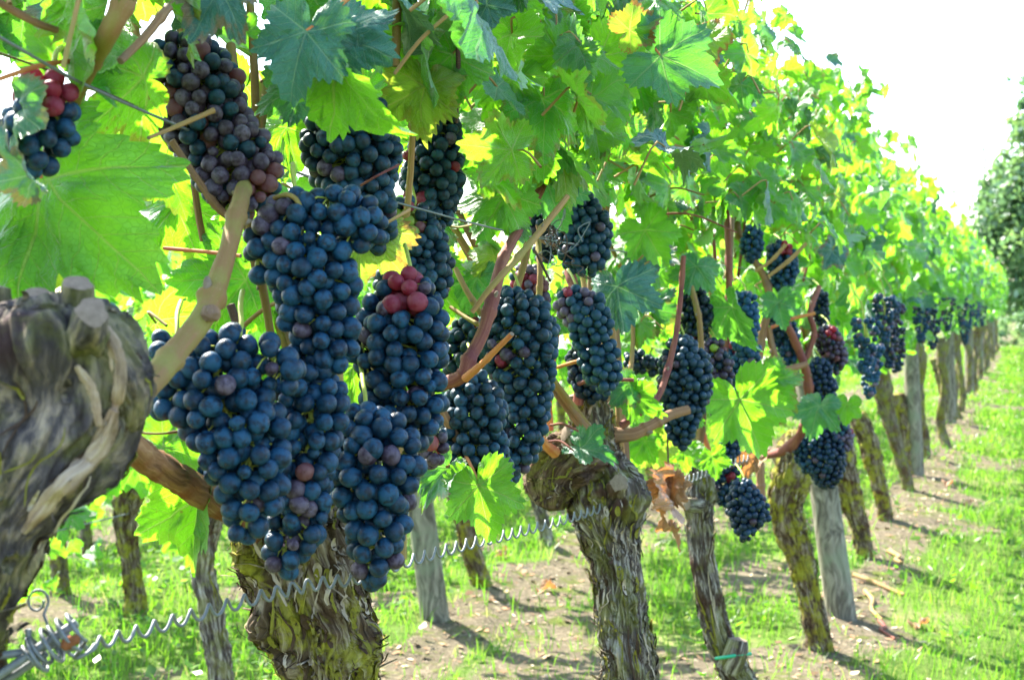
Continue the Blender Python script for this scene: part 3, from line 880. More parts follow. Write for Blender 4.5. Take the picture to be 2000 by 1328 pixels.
ALLB = []
for bi, b in enumerate(BUNCHES):
    pts, rad, out, C, rb = pack(b['sp'], b['Z'], b['d'], 100 + bi)
    g = np.random.default_rng(500 + bi)
    u, v, z = proj(pts)
    near = b['Z'] < 1.75
    base = pts.mean(0)
    root = thing("grape_bunch", base, b['label'], "grape bunch", "ripening grape bunches on the front row")
    cols = [berry_colour(b, u[k], v[k], g) for k in range(len(pts))]
    stem_for(b, pts, rad, C, bi, near).build("stem", MAT_STEM, root, base)
    order = np.argsort(-((CAM - pts) * out).sum(1) / np.linalg.norm(CAM - pts, axis=1) + 0.6 * (np.arange(len(pts)) > 1e9))
    face = (unit(CAM - pts) * out).sum(1)
    order = np.argsort(-(face - 0.0))
    nsep = min(100, len(pts)) if near else 0
    for k in order[:nsep]:
        o = bpy.data.objects.new("berry", BERRY[cols[k], int(g.integers(0, 3))])
        COL.objects.link(o)
        o.parent = root
        o.location = pts[k] - base
        o.rotation_mode = 'QUATERNION'
        dv = unit(out[k] + g.normal(0, 0.45, 3) + np.array([0, 0, -0.25]))
        o.rotation_quaternion = quat_to(dv, g.random() * 6)
        o.scale = [rad[k] * (1 + g.normal(0, 0.035)) for _ in range(2)] + [rad[k] * (1 + g.normal(0.01, 0.04))]
    rest = order[nsep:]
    if len(rest):
        A = Acc(); names = ['blue', 'teal', 'dusk', 'red', 'pink', 'green']
        T = ICO3 if b['Z'] < 2.3 else ICO2
        for k in rest:
            A.add(pts[k] + T[0] * rad[k], T[1], None, names.index(cols[k]))
        o = A.build("berries", [MAT_BERRY[c] for c in names], root, base)
        o["kind"] = "stuff"

# ------------------------------------------------------------------ vines of the front row
BARKS = (MAT_BARK, MAT_BARK_GREY, MAT_BARK_SMOOTH, MAT_BARK_FAR)


def trunk_mesh(pts, bark, parent, base, seed, rings=90, sides=64, ridge=0.10, knobs=(), strips=0, stubs=(), lobes=0.12, lumps=0.10, name="trunk", cracks=4):
    """gnarled vine trunk: (px, py, Z, r_px) or world (x, y, z, r) spine, ridged bark, loose strips, burls, pruning stubs"""
    g = np.random.default_rng(seed)
    path, rad = pts
    t, n, bn = frames(path)
    m = len(path)
    L = np.concatenate([[0], np.cumsum(np.linalg.norm(np.diff(path, axis=0), axis=1))])
    th = np.linspace(0, 2 * math.pi, sides, endpoint=False)
    TH, LL = np.meshgrid(th, L)
    tw = TH + LL * 2.2 * (1 if seed % 2 else -1)
    rm = rad.mean()
    tw = tw + 0.45 * fbm(np.stack([np.cos(TH) * 1.5, np.sin(TH) * 1.5, LL * 22 + seed], -1), seed + 21, 2)
    c3 = lambda f, v: np.stack([np.cos(tw) * f, np.sin(tw) * f, LL * v + 0 * tw + seed * 3.7], -1)
    rr = 1 + lobes * fbm(c3(1.0, 9), seed, 2) + lumps * fbm(c3(1.6, 28), seed + 3, 2)
    rid = 1 - np.abs(fbm(c3(5.5, 13), seed + 7, 3))
    fine = fbm(c3(13.0, 30), seed + 9, 2)
    fib = 1 - np.abs(noise(c3(10.0, 9), seed + 12))
    rr = rr + ridge * (rid - 0.7) * 1.3 + ridge * 0.45 * fine + ridge * 0.9 * (fib ** 2 - 0.5) + ridge * 0.5 * fbm(c3(4.0, 55), seed + 15, 2)
    for _ in range(cracks):
        l0, hl = L[-1] * g.random(), 0.03 + 0.09 * g.random()
        dd = (tw - g.random() * 6.283 - 0.35 * np.sin(LL * 30 + g.random() * 6) + math.pi) % (2 * math.pi) - math.pi
        rr = rr - (0.10 + 0.08 * g.random()) * np.exp(-(dd / 0.075) ** 2) * np.exp(-((LL - l0) / hl) ** 2)
    dirs = np.cos(TH)[..., None] * n[:, None] + np.sin(TH)[..., None] * bn[:, None]
    V = path[:, None] + (rad[:, None] * rr)[..., None] * dirs
    for (kc, ks, ka) in knobs:
        d2 = np.sum((V - kc) ** 2, -1)
        V = V + dirs * (ka * np.exp(-d2 / ks ** 2) * (1 + 0.25 * rid))[..., None]
    A = Acc()
    um = np.arange(sides + 1) / sides * 2 * math.pi * rm
    i, j = np.meshgrid(np.arange(m - 1), np.arange(sides), indexing='ij')
    UV = np.stack([np.stack([um[j], L[i]], -1), np.stack([um[j + 1], L[i]], -1), np.stack([um[j + 1], L[i + 1]], -1), np.stack([um[j], L[i + 1]], -1)], 2).reshape(-1, 2)
    A.add(V.reshape(-1, 3), grid_faces(m, sides), UV)
    cap = path[-1] + t[-1] * rad[-1] * 0.35
    ring = V[-1]
    A.add(np.vstack([ring, cap]), [[q, (q + 1) % sides, sides] for q in range(sides)], np.stack([np.tile([0.0, .01, .02], sides), np.tile([0.0, 0.02, 0.01], sides)], -1))
    cap = path[0] - t[0] * rad[0] * 0.35
    A.add(np.vstack([V[0], cap]), [[(q + 1) % sides, q, sides] for q in range(sides)], np.stack([np.tile([0.0, .01, .02], sides), np.tile([0.0, 0.02, 0.01], sides)], -1))
    # loose bark strips peeling from the skin
    for _ in range(strips):
        k = 12
        i0 = g.integers(1, max(2, m - 12)); ln = g.integers(6, max(10, int(m * 0.15)))
        ii = np.clip(np.linspace(i0, i0 + ln, k).astype(int), 0, m - 1)
        jj = g.random() * sides + np.linspace(0, g.normal(0, 0.05), k) * sides + sides * 0.012 * np.sin(np.linspace(0, g.random() * 9, k) + g.random() * 6)
        jf = np.floor(jj).astype(int) % sides; fr_ = (jj - np.floor(jj))[:, None]
        c = V[ii, jf] * (1 - fr_) + V[ii, (jf + 1) % sides] * fr_; dr = dirs[ii, jf]
        flake = g.random() < 0.4
        w = (0.0007 + 0.0022 * g.random() ** 1.5) * (rm / 0.046) ** 0.5 * (2.0 if flake else 1)
        if flake: ii = np.clip(np.linspace(i0, i0 + max(4, int(m * .035)), k).astype(int), 0, m - 1); jf = np.full(k, jf[0]); fr_ = np.full((k, 1), .5); c = V[ii, jf] * .5 + V[ii, (jf + 1) % sides] * .5; dr = dirs[ii, jf]
        lift = 0.001 + 0.012 * g.random() ** 2.4
        e = np.linspace(0, 1, k)
        offs = lift * np.maximum(0, (e - 0.55) / 0.45) ** 1.5 + lift * 0.5 * np.maximum(0, (0.25 - e) / 0.25) + 0.0008
        c = c + dr * offs[:, None]
        side = unit(np.cross(dr, t[ii])) * (w * (1 - 0.6 * np.abs(2 * e - 1) ** 2))[:, None]
        curl = dr * w * 0.5
        W = np.stack([c - side + curl, c - curl * 0.3, c + side + curl], 1).reshape(-1, 3)
        f = []
        uvs = []
        u0, v0 = g.random() * 0.3, g.random() * 0.3
        for q in range(k - 1):
            for s in range(2):
                f.append((q * 3 + s, q * 3 + s + 1, q * 3 + s + 4, q * 3 + s + 3))
                uvs += [(u0 + s * w, v0 + q * .006), (u0 + s * w + w, v0 + q * .006), (u0 + s * w + w, v0 + q * .006 + .006), (u0 + s * w, v0 + q * .006 + .006)]
        A.add(W, f, uvs, g.choice(4, p=(.46, .14, .20, .20)))
    o = A.build(name, [bark, MAT_STRIP_PALE, MAT_STRIP_DARK, MAT_STRIP_MOSS], parent, base)
    for (sp, sr) in stubs:
        sp = np.array(sp)
        B = tube(crom(sp, 14), np.linspace(sr * 1.25, sr, 14), 20, None, 0, 0.22, seed, cap=1)
        B.build("stub", [bark, MAT_CUT], parent, base)
    return o


def burl(center, r, squash, seed, acc=None):
    V = ICO4[0] * np.asarray(squash)
    k = 1 + 0.20 * fbm(ICO4[0] * 1.8 + seed, seed, 3) + 0.10 * (1 - np.abs(fbm(ICO4[0] * 6 + seed, seed + 1, 2)))
    V = center + V * r * k[:, None]
    F = ICO4[1]
    uv = np.stack([np.arctan2(ICO4[0][F.ravel(), 0], ICO4[0][F.ravel(), 1]) * r * 0.5, ICO4[0][F.ravel(), 2] * r], -1)
    acc = acc or Acc()
    acc.add(V, F, uv)
    return acc


def cane(pts, kind, parent, base, n=40, sides=12, name="cane", nodes=(), bump=0.09):
    n = max(n, 60) if pts[0][3] > 6 else n
    path, rad = pxpath(pts, n)
    Lc = np.concatenate([[0], np.cumsum(np.linalg.norm(np.diff(path, axis=0), axis=1))])
    if rad.max() > 0.0026 and kind != 'old':
        for q in np.arange(0.05, Lc[-1] - .01, 0.075):
            rad = rad * (1 + 0.22 * np.exp(-((Lc - q) / 0.0035) ** 2))
    if base is not b0 and kind != 'old': rad = rad * 0.84
    for k in nodes:
        rad = rad * (1 + 0.28 * np.exp(-((np.arange(n) - k * n) / 1.1) ** 2))
    A = tube(path, rad, sides, None, 0, bump, int(pts[0][0]) % 50, cap=1)
    if rad.max() > 0.0026 and kind != 'old':
        tt_, nn_, bb_ = frames(path)
        for e_, q in enumerate(np.arange(0.05, Lc[-1] - .01, 0.075)):
            k_ = int(np.argmin(np.abs(Lc - q))); ph_ = e_ * 2.4 + 0.6
            dr_ = math.cos(ph_) * nn_[k_] + math.sin(ph_) * bb_[k_]
            A.add(path[k_] + dr_ * rad[k_] * 0.95 + (ICO2[0] @ np.stack([nn_[k_] * .35, bb_[k_] * .35, tt_[k_] * .6 + dr_ * .3])) * rad[k_] * 0.9, ICO2[1], None, 1)
    return A.build(name, [MAT_CANE[kind] if kind in MAT_CANE else MAT_OLD_CANE, MAT_CUT], parent, base)


def on_ground(x, y):
    return float(ground_h(np.array([x]), np.array([y]))[0])


VINES = {}


def vine(key, px_pts, label, bark, seed, group, **kw):
    path, rad = pxpath(px_pts, kw.pop('rings', 90))
    rad = rad * kw.pop('thick', 0.85)
    # run the trunk down to the soil
    base = np.array([path[0][0], path[0][1], on_ground(path[0][0], path[0][1])])
    root = thing("grapevine", base, label, "grapevine", group)
    trunk_mesh((path, rad), bark, root, base, seed, **kw)
    VINES[key] = (root, base)
    return root, base


G1 = "grapevines of the front row"
# the blurred trunk nearest the camera
r, b0 = vine(0, [(60, 3260, 1.02, 95), (0, 2100, .92, 88), (-25, 1600, .84, 78), (-45, 1360, .80, 66), (-46, 1240, .78, 62), (-16, 1120, .765, 84), (22, 1000, .755, 94), (64, 900, .75, 122), (110, 800, .75, 158), (112, 715, .75, 165), (98, 645, .755, 138), (92, 605, .757, 112)],
     "blurred gnarled vine closest to the camera, smooth grey wood with sawn stubs on top", MAT_BARK_SMOOTH, 3, G1, thick=0.97, rings=200, sides=150, ridge=0.115, lobes=0.18, lumps=0.16, strips=170, cracks=46,
     knobs=[(P(110, 770, .70), 0.016, -0.020), (P(20, 800, .70), 0.02, -0.012), (P(185, 930, .71), 0.014, -0.008), (P(60, 690, .70), 0.018, 0.010)],
     stubs=[([P(60, 660, .745), P(68, 610, .735), P(72, 576, .73)], 0.0072), ([P(135, 650, .74), P(145, 590, .73), P(150, 553, .725)], 0.0075), ([P(160, 690, .74), P(172, 640, .70), P(178, 612, .69)], 0.0085), ([P(-20, 640, .75), P(-20, 580, .745), P(-18, 560, .745)], 0.009)])
TR0 = [c for c in r.children if c.name.startswith('trunk')][0]
kp, kr = pxpath([(150, 655, .735, 48), (195, 690, .735, 60), (228, 740, .74, 56), (240, 800, .75, 42), (225, 850, .76, 20)], 90)
trunk_mesh((kp, kr), MAT_BARK_SMOOTH, r, b0, 29, rings=90, sides=90, ridge=0.13, lobes=0.2, lumps=0.2, strips=20, name="burl")
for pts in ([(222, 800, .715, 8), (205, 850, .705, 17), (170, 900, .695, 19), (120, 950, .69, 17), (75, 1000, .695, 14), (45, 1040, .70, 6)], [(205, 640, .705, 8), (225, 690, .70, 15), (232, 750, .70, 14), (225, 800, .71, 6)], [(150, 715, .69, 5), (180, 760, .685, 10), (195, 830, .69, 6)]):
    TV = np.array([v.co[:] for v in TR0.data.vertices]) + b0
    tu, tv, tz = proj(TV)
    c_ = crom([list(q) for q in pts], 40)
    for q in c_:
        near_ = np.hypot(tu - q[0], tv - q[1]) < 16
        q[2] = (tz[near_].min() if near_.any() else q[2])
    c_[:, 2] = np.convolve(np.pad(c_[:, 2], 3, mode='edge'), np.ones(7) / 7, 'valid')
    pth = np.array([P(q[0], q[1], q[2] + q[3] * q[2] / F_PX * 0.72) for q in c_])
    tube(pth, c_[:, 3] * c_[:, 2] / F_PX, 24, None, 0, 0.45, 6).build("bare_highlight_strip", [MAT_BARE_HIGHLIGHT], r, b0)  # bare-wood strips, their pale tone standing in for highlights on the stump
cane([(283, 760, .80, 26), (345, 685, .86, 24), (405, 603, .90, 23), (442, 500, .93, 19), (466, 408, .97, 18), (476, 370, 1.03, 16), (495, 300, 1.16, 14), (520, 150, 1.25, 13)], 'green', r, b0, 90, 20, nodes=(0.31,))
A = burl(P(412, 612, .885), 0.0055, (1, 1, 1), 3); A.build("bud", MAT_CANE['brown'], r, b0)
cane([(225, 850, .80, 28), (300, 905, .90, 28), (370, 950, 1.0, 27), (450, 1002, 1.1, 24), (520, 1060, 1.17, 22)], 'old', r, b0, 60, 24, bump=0.22)
cane([(110, 250, .98, 15), (150, 180, .92, 17), (180, 120, .87, 18), (215, 60, .82, 20), (262, -40, .82, 22)], 'green', r, b0, 24, 12)
cane([(235, 120, .86, 8), (285, 70, .88, 9), (330, 15, .9, 9)], 'brown', r, b0, 20, 10)
cane([(-20, -5, .8, 8), (60, 40, .82, 8), (110, 60, .84, 7)], 'brown', r, b0, 20, 8)
cane([(-10, 158, .8, 5), (80, 128, .84, 5), (160, 118, .88, 4)], 'orange', r, b0, 20, 8, name="petiole")
cane([(290, 270, .95, 4), (350, 245, .98, 5), (418, 216, 1.0, 5.5)], 'tan', r, b0, 20, 8, name="petiole")
cane([(335, 275, 1.02, 7), (385, 350, 1.03, 7), (425, 405, 1.04, 8), (455, 430, 1.05, 8)], 'brown', r, b0, 20, 8)
cane([(320, 485, 1.1, 4), (400, 492, 1.08, 4), (470, 500, 1.06, 4)], 'orange', r, b0, 20, 8, name="petiole")

# vine 1: the mossy trunk behind the big bunches
r, b1 = vine(1, [(735, 2900, 1.29, 118), (725, 2200, 1.26, 108), (700, 1600, 1.22, 104), (655, 1350, 1.20, 104), (632, 1240, 1.19, 116), (610, 1160, 1.18, 112), (590, 1080, 1.18, 118), (572, 1020, 1.18, 112), (570, 960, 1.18, 90), (575, 900, 1.19, 60)],
     "stout mossy vine with shaggy peeling bark standing behind the biggest blue bunches", MAT_BARK, 8, G1, rings=330, sides=190, ridge=0.16, lobes=0.16, lumps=0.12, strips=800, cracks=14,
     knobs=[(P(500, 1080, 1.16), 0.022, 0.012), (P(520, 1225, 1.15), 0.020, 0.014), (P(735, 1260, 1.18), 0.018, 0.012)])
cane([(488, 430, 1.03, 10), (492, 490, 1.04, 10), (512, 560, 1.05, 10), (528, 650, 1.08, 10), (540, 760, 1.15, 11)], 'green', r, b1, 50, 12, nodes=(0.35,))
cane([(660, 680, 1.09, 11), (662, 780, 1.08, 11), (655, 860, 1.09, 12), (640, 960, 1.15, 14)], 'tan', r, b1, 40, 12, nodes=(0.6,))
cane([(615, 300, 1.25, 9), (632, 190, 1.25, 9), (655, 90, 1.25, 9), (685, -40, 1.25, 9)], 'brown', r, b1, 40, 10, nodes=(0.3,))
cane([(772, 130, 1.2, 10), (775, 50, 1.2, 10), (775, -40, 1.2, 10)], 'green', r, b1, 30, 10)
cane([(450, 90, 1.15, 12), (462, 180, 1.12, 12), (470, 260, 1.1, 12)], 'green', r, b1, 30, 10)
cane([(893, 60, 1.2, 5), (895, 130, 1.22, 6), (892, 240, 1.25, 4)], 'dark', r, b1, 20, 8, name="tendril")
cane([(770, 145, 1.15, 4.5), (820, 80, 1.15, 5), (880, 25, 1.15, 5)], 'tan', r, b1, 20, 8, name="petiole")
cane([(735, 445, 1.08, 4), (765, 430, 1.08, 4), (800, 410, 1.1, 4)], 'tan', r, b1, 16, 8, name="petiole")
cane([(705, 362, 1.08, 3), (740, 342, 1.07, 3), (780, 322, 1.08, 3)], 'red', r, b1, 16, 8, name="petiole")
cane([(450, 595, 1.1, 10), (462, 630, 1.1, 11), (475, 670, 1.1, 11)], 'dark', r, b1, 16, 10, name="stub")
cane([(535, 388, 1.0, 6), (560, 380, .98, 6), (578, 390, .98, 6), (590, 412, .98, 5)], 'green', r, b1, 20, 8, name="petiole")
cane([(270, 845, .95, 3), (310, 847, .95, 3), (352, 842, .96, 3.5)], 'brown', r, b1, 14, 8, name="petiole")

# vine 2: the shaggy trunk in the middle
r, b2 = vine(2, [(1262, 1900, 2.06, 66), (1250, 1550, 2.06, 66), (1232, 1360, 2.06, 66), (1218, 1250, 2.05, 62), (1210, 1170, 2.05, 56), (1202, 1095, 2.05, 58), (1188, 1035, 2.05, 76), (1178, 985, 2.05, 92), (1168, 940, 2.05, 88), (1158, 890, 2.05, 66), (1152, 845, 2.05, 52), (1150, 805, 2.05, 46), (1148, 775, 2.05, 40)],
     "shaggy vine in the middle with a swollen dark knob on the left of its head", MAT_BARK_GREY, 5, G1, thick=0.78, rings=330, sides=170, ridge=0.15, lobes=0.15, lumps=0.12, strips=750, cracks=14,
     knobs=[(P(1235, 960, 2.02), 0.03, 0.014), (P(1200, 1010, 1.99), 0.022, 0.008)],
     stubs=[([P(1205, 960, 2.0), P(1208, 946, 1.975), P(1210, 942, 1.965)], 0.012), ([P(1120, 890, 2.0), P(1112, 850, 1.98), P(1105, 845, 1.975)], 0.010), ([P(1150, 830, 2.05), P(1130, 795, 2.04), P(1126, 772, 2.04)], 0.015)])
kp, kr = pxpath([(1185, 890, 2.05, 46), (1140, 895, 2.03, 62), (1102, 920, 2.02, 66), (1082, 955, 2.02, 58), (1075, 990, 2.02, 30)], 110)
trunk_mesh((kp, kr * .86), MAT_BARK_DARK, r, b2, 23, rings=110, sides=130, ridge=0.16, lobes=0.22, lumps=0.24, strips=260, name="burl")
cane([(1195, 850, 2.05, 20), (1235, 848, 2.05, 16), (1270, 832, 2.06, 13), (1305, 812, 2.07, 12), (1345, 800, 2.08, 11)], 'brown', r, b2, 40, 12, nodes=(0.6,))
cane([(1212, 832, 2.02, 9), (1250, 805, 2.02, 9), (1285, 775, 2.05, 8), (1310, 700, 2.08, 7), (1325, 620, 2.1, 6.5), (1335, 500, 2.1, 6)], 'red', r, b2, 50, 10, nodes=(0.3, 0.55))
cane([(1128, 790, 2.0, 13), (1135, 740, 2.0, 12), (1142, 680, 2.0, 11), (1128, 590, 2.02, 11), (1108, 510, 2.05, 11), (1100, 420, 2.05, 10)], 'red', r, b2, 60, 12, nodes=(0.35, 0.7))
cane([(1075, 840, 1.98, 8), (1072, 780, 1.97, 8), (1078, 720, 1.97, 7), (1090, 640, 1.98, 7)], 'orange', r, b2, 30, 10)
cane([(1085, 885, 1.97, 14), (1060, 862, 1.95, 11), (1045, 835, 1.94, 9)], 'orange', r, b2, 20, 10, name="stub")
cane([(860, 752, 1.42, 17), (902, 735, 1.40, 16), (915, 705, 1.40, 16), (945, 645, 1.42, 15), (968, 560, 1.45, 15), (985, 500, 1.5, 13), (1030, 420, 1.6, 12), (1060, 360, 1.65, 11)], 'red', r, b2, 80, 14, nodes=(0.17, 0.48))
cane([(910, 738, 1.39, 11), (940, 712, 1.36, 8), (970, 682, 1.34, 7), (1000, 652, 1.32, 6)], 'orange', r, b2, 30, 10, name="stub")
cane([(862, 800, 1.45, 11), (880, 835, 1.46, 11), (905, 880, 1.48, 10)], 'brown', r, b2, 20, 10)
cane([(922, 610, 1.4, 6), (960, 560, 1.4, 7), (1010, 505, 1.42, 8), (1060, 445, 1.45, 8), (1108, 384, 1.48, 7)], 'tan', r, b2, 40, 10, nodes=(0.5,))
cane([(890, 525, 1.5, 6), (910, 565, 1.48, 7), (940, 615, 1.46, 7)], 'tan', r, b2, 24, 8)
cane([(880, 600, 1.5, 4.5), (910, 620, 1.48, 5), (948, 642, 1.45, 5)], 'green', r, b2, 20, 8, name="petiole")
cane([(1010, 560, 1.7, 9), (1030, 480, 1.7, 9), (1020, 380, 1.7, 9), (1030, 240, 1.7, 8)], 'green', r, b2, 40, 10, nodes=(0.5,))
cane([(1048, 640, 1.75, 7), (1055, 540, 1.75, 7), (1050, 460, 1.78, 7)], 'green', r, b2, 30, 10)
cane([(1075, 722, 1.9, 4), (1120, 708, 1.88, 4.5), (1178, 695, 1.86, 5)], 'orange', r, b2, 16, 8, name="petiole")
cane([(1130, 750, 1.95, 5), (1160, 742, 1.93, 4), (1238, 742, 1.92, 4.5)], 'red', r, b2, 20, 8, name="petiole")
cane([(1075, 830, 1.93, 3), (1100, 828, 1.92, 3), (1130, 842, 1.92, 2.5)], 'red', r, b2, 16, 8, name="petiole")
cane([(1072, 862, 1.93, 3), (1095, 862, 1.92, 3), (1120, 880, 1.9, 2.5)], 'red', r, b2, 16, 8, name="petiole")
cane([(1305, 780, 2.15, 2.2), (1304, 850, 2.15, 2.2), (1306, 935, 2.15, 2)], 'dark', r, b2, 16, 6, name="tendril")
cane([(1165, 560, 2.2, 9), (1185, 620, 2.2, 9), (1200, 700, 2.2, 9)], 'red', r, b2, 24, 10)
cane([(1290, 600, 2.3, 4), (1240, 590, 2.3, 5), (1200, 640, 2.3, 5)], 'tan', r, b2, 24, 8, name="petiole")

# vine 3: slim leaning trunk with the green tie
r, b3 = vine(3, [(1560, 1570, 2.80, 36), (1500, 1420, 2.78, 34), (1462, 1355, 2.76, 34), (1425, 1290, 2.74, 32), (1398, 1220, 2.72, 30), (1380, 1130, 2.7, 28), (1370, 1060, 2.7, 27), (1366, 1000, 2.7, 30), (1366, 965, 2.7, 34), (1368, 930, 2.7, 28), (1366, 880, 2.7, 18)],
     "slim leaning vine with a green tie around its foot, under the hanging dry leaves", MAT_BARK_GREY, 9, G1, rings=200, sides=90, ridge=0.17, strips=200,
     knobs=[(P(1345, 975, 2.68), 0.02, 0.010)], stubs=[([P(1365, 985, 2.68), P(1348, 985, 2.65), P(1340, 984, 2.64)], 0.0115), ([P(1425, 1300, 2.72), P(1438, 1270, 2.70), P(1442, 1248, 2.70)], 0.020)])
tie, rad_ = pxpath([(1398, 1285, 2.70), (1420, 1282, 2.68), (1445, 1278, 2.68), (1466, 1276, 2.70)], 20)
tube(tie, 0.0035, 6).build("tie_band", MAT_TIE, r, b3)
cane([(1362, 890, 2.7, 11), (1372, 820, 2.7, 9), (1378, 720, 2.7, 8), (1422, 620, 2.72, 8), (1425, 500, 2.75, 7.5), (1430, 420, 2.8, 7)], 'brown', r, b3, 50, 10, nodes=(0.3, 0.6))
cane([(1412, 720, 2.6, 8), (1420, 640, 2.6, 8), (1424, 540, 2.6, 8), (1418, 400, 2.65, 7), (1412, 290, 2.7, 6)], 'red', r, b3, 50, 10, nodes=(0.4, 0.8))
cane([(1350, 560, 2.3, 7), (1365, 620, 2.28, 7), (1370, 680, 2.28, 6.5), (1378, 745, 2.3, 6)], 'green', r, b3, 40, 10, nodes=(0.8,))
cane([(1385, 880, 2.75, 6), (1370, 830, 2.75, 6), (1372, 780, 2.75, 6)], 'orange', r, b3, 20, 8)

# vine 4, and the arching red shoots
r, b4 = vine(4, [(1622, 1330, 3.92, 32), (1606, 1285, 3.9, 31), (1588, 1190, 3.9, 31), (1566, 1105, 3.9, 34), (1545, 1040, 3.88, 42), (1532, 980, 3.86, 46), (1545, 920, 3.86, 52), (1556, 880, 3.88, 46), (1560, 850, 3.9, 34)],
     "sturdy twisted mossy vine leaning left, just in front of the nearest grey wooden post", MAT_BARK, 11, G1, thick=0.72, rings=180, sides=90, ridge=0.17, strips=200, lobes=0.2)
cane([(1488, 890, 3.3, 9), (1530, 880, 3.2, 11), (1562, 850, 3.15, 11), (1578, 800, 3.1, 10), (1575, 730, 3.05, 10), (1545, 650, 3.0, 9), (1512, 605, 3.0, 8)], 'red', r, b4, 60, 10, nodes=(0.25, 0.6))
cane([(1575, 700, 3.05, 7), (1590, 650, 3.05, 7), (1582, 610, 3.05, 7), (1600, 560, 3.1, 6)], 'red', r, b4, 30, 10)
cane([(1482, 700, 3.0, 10), (1490, 650, 3.0, 10), (1500, 560, 3.0, 9), (1445, 460, 3.0, 8), (1440, 380, 3.0, 8)], 'brown', r, b4, 40, 10, nodes=(0.5,))
cane([(1500, 640, 3.0, 8), (1512, 690, 3.0, 8), (1530, 720, 3.0, 8), (1575, 712, 3.02, 7)], 'brown', r, b4, 30, 10)
cane([(1488, 995, 3.0, 11), (1486, 950, 3.0, 10), (1484, 900, 3.0, 10)], 'brown', r, b4, 20, 10, name="stub")
cane([(1480, 975, 2.95, 8), (1468, 950, 2.95, 7), (1455, 920, 2.95, 7)], 'red', r, b4, 20, 10)
cane([(1500, 540, 2.9, 4), (1540, 510, 2.9, 5), (1575, 475, 2.9, 4.5)], 'tan', r, b4, 20, 8, name="petiole")
cane([(1475, 530, 2.9, 4), (1505, 510, 2.9, 4.5), (1535, 478, 2.9, 4.5)], 'tan', r, b4, 20, 8, name="petiole")
cane([(1505, 640, 2.95, 4), (1550, 622, 2.95, 4), (1592, 612, 2.95, 4)], 'orange', r, b4, 20, 8, name="petiole")
r, b5 = vine(5, [(1702, 1130, 5.3, 20), (1692, 1095, 5.3, 21), (1682, 1035, 5.3, 24), (1665, 985, 5.3, 27), (1652, 930, 5.3, 28), (1645, 880, 5.3, 28), (1640, 840, 5.3, 22)],
     "mossy leaning vine right behind the nearest grey wooden post", MAT_BARK, 13, G1, thick=0.76, rings=110, sides=60, ridge=0.17, strips=50, lobes=0.2)
r, b6 = vine(6, [(1735, 1070, 6.1, 16), (1732, 1030, 6.1, 17), (1722, 970, 6.1, 19), (1706, 900, 6.1, 22), (1690, 850, 6.1, 26), (1672, 810, 6.1, 24)],
     "curved mossy vine bending left, second one behind the nearest grey post", MAT_BARK, 15, G1, thick=0.76, rings=100, sides=60, ridge=0.17, strips=40, lobes=0.2)
r, b7 = vine(7, [(1782, 985, 7.4, 13), (1774, 950, 7.4, 13), (1757, 890, 7.4, 15), (1738, 820, 7.4, 19), (1722, 760, 7.4, 24), (1712, 720, 7.4, 26)],
     "thin pale vine leaning left, shortly in front of the second wooden post", MAT_BARK_FAR, 17, G1, thick=0.76, rings=90, sides=50, ridge=0.15, strips=20)
r, b8 = vine(8, [(1784, 955, 7.9, 14), (1772, 900, 7.9, 17), (1764, 840, 7.9, 18), (1752, 770, 7.9, 18)],
     "mossy vine beside the left edge of the second wooden post", MAT_BARK, 19, G1, thick=0.76, rings=70, sides=40, ridge=0.15, strips=20)
r, b9 = vine(9, [(1862, 820, 11.5, 12), (1852, 790, 11.5, 13), (1838, 745, 11.5, 12), (1826, 700, 11.5, 11)],
     "far vine with a trunk bent sharply left, between the second and third posts", MAT_BARK_FAR, 21, G1, rings=60, sides=36, ridge=0.15)


def far_vine(x, y, label, group, seed, key, h=0.72, r0=0.034, bark=None, lean=0.0, rings=50, sides=30):
    g = np.random.default_rng(seed)
    z0 = on_ground(x, y)
    zs = np.linspace(-0.03, h, 6)
    pts = [[x + lean * (q / h) + g.normal(0, 0.016), y + g.normal(0, 0.02), z0 + q, r0 * (1.0 - 0.25 * math.sin(3.1 * q / h) + (0.35 if k == 5 else 0)) * (0.9 + 0.2 * g.random())] for k, q in enumerate(zs)]
    c = crom(pts, rings)
    base = np.array([x, y, z0])
    root = thing("grapevine", base, label, "grapevine", group)
    trunk_mesh((c[:, :3], c[:, 3]), bark or MAT_BARK_FAR, root, base, seed, rings=rings, sides=sides, ridge=0.2, lobes=0.2, strips=16 if y < 7 else 0)
    VINES[key] = (root, base)
    return root, base


far_y = [9.0, 10.0] + [12.4 + k for k in range(20)]
ORD = ["first", "second", "third", "fourth", "fifth", "sixth", "seventh", "eighth", "ninth", "tenth", "eleventh", "twelfth"]
for k, y in enumerate(far_y):
    far_vine(0.02 + 0.04 * noise(np.array([[k * 1.7, 0, 0]]))[0], y, ("short vine hidden behind the second wooden post's upper half" if k == 0 else "slim vine just past the second wooden post") if k < 2 else "distant vine near the vanishing end of the front row, a grey sliver among others",
             G1, 200 + k, 10 + k, lean=-0.08 * random.random(), rings=30 if y > 12 else 50, sides=20 if y > 12 else 30)

# ------------------------------------------------------------------ hand-placed leaves
LEAFMATS = {'g': MAT_LEAF, 'd': MAT_LEAF_DEEP, 'y': MAT_LEAF_YELLOW, 'x': MAT_LEAF_DEAD, 't': MAT_LEAF_TEAL_SHEEN}


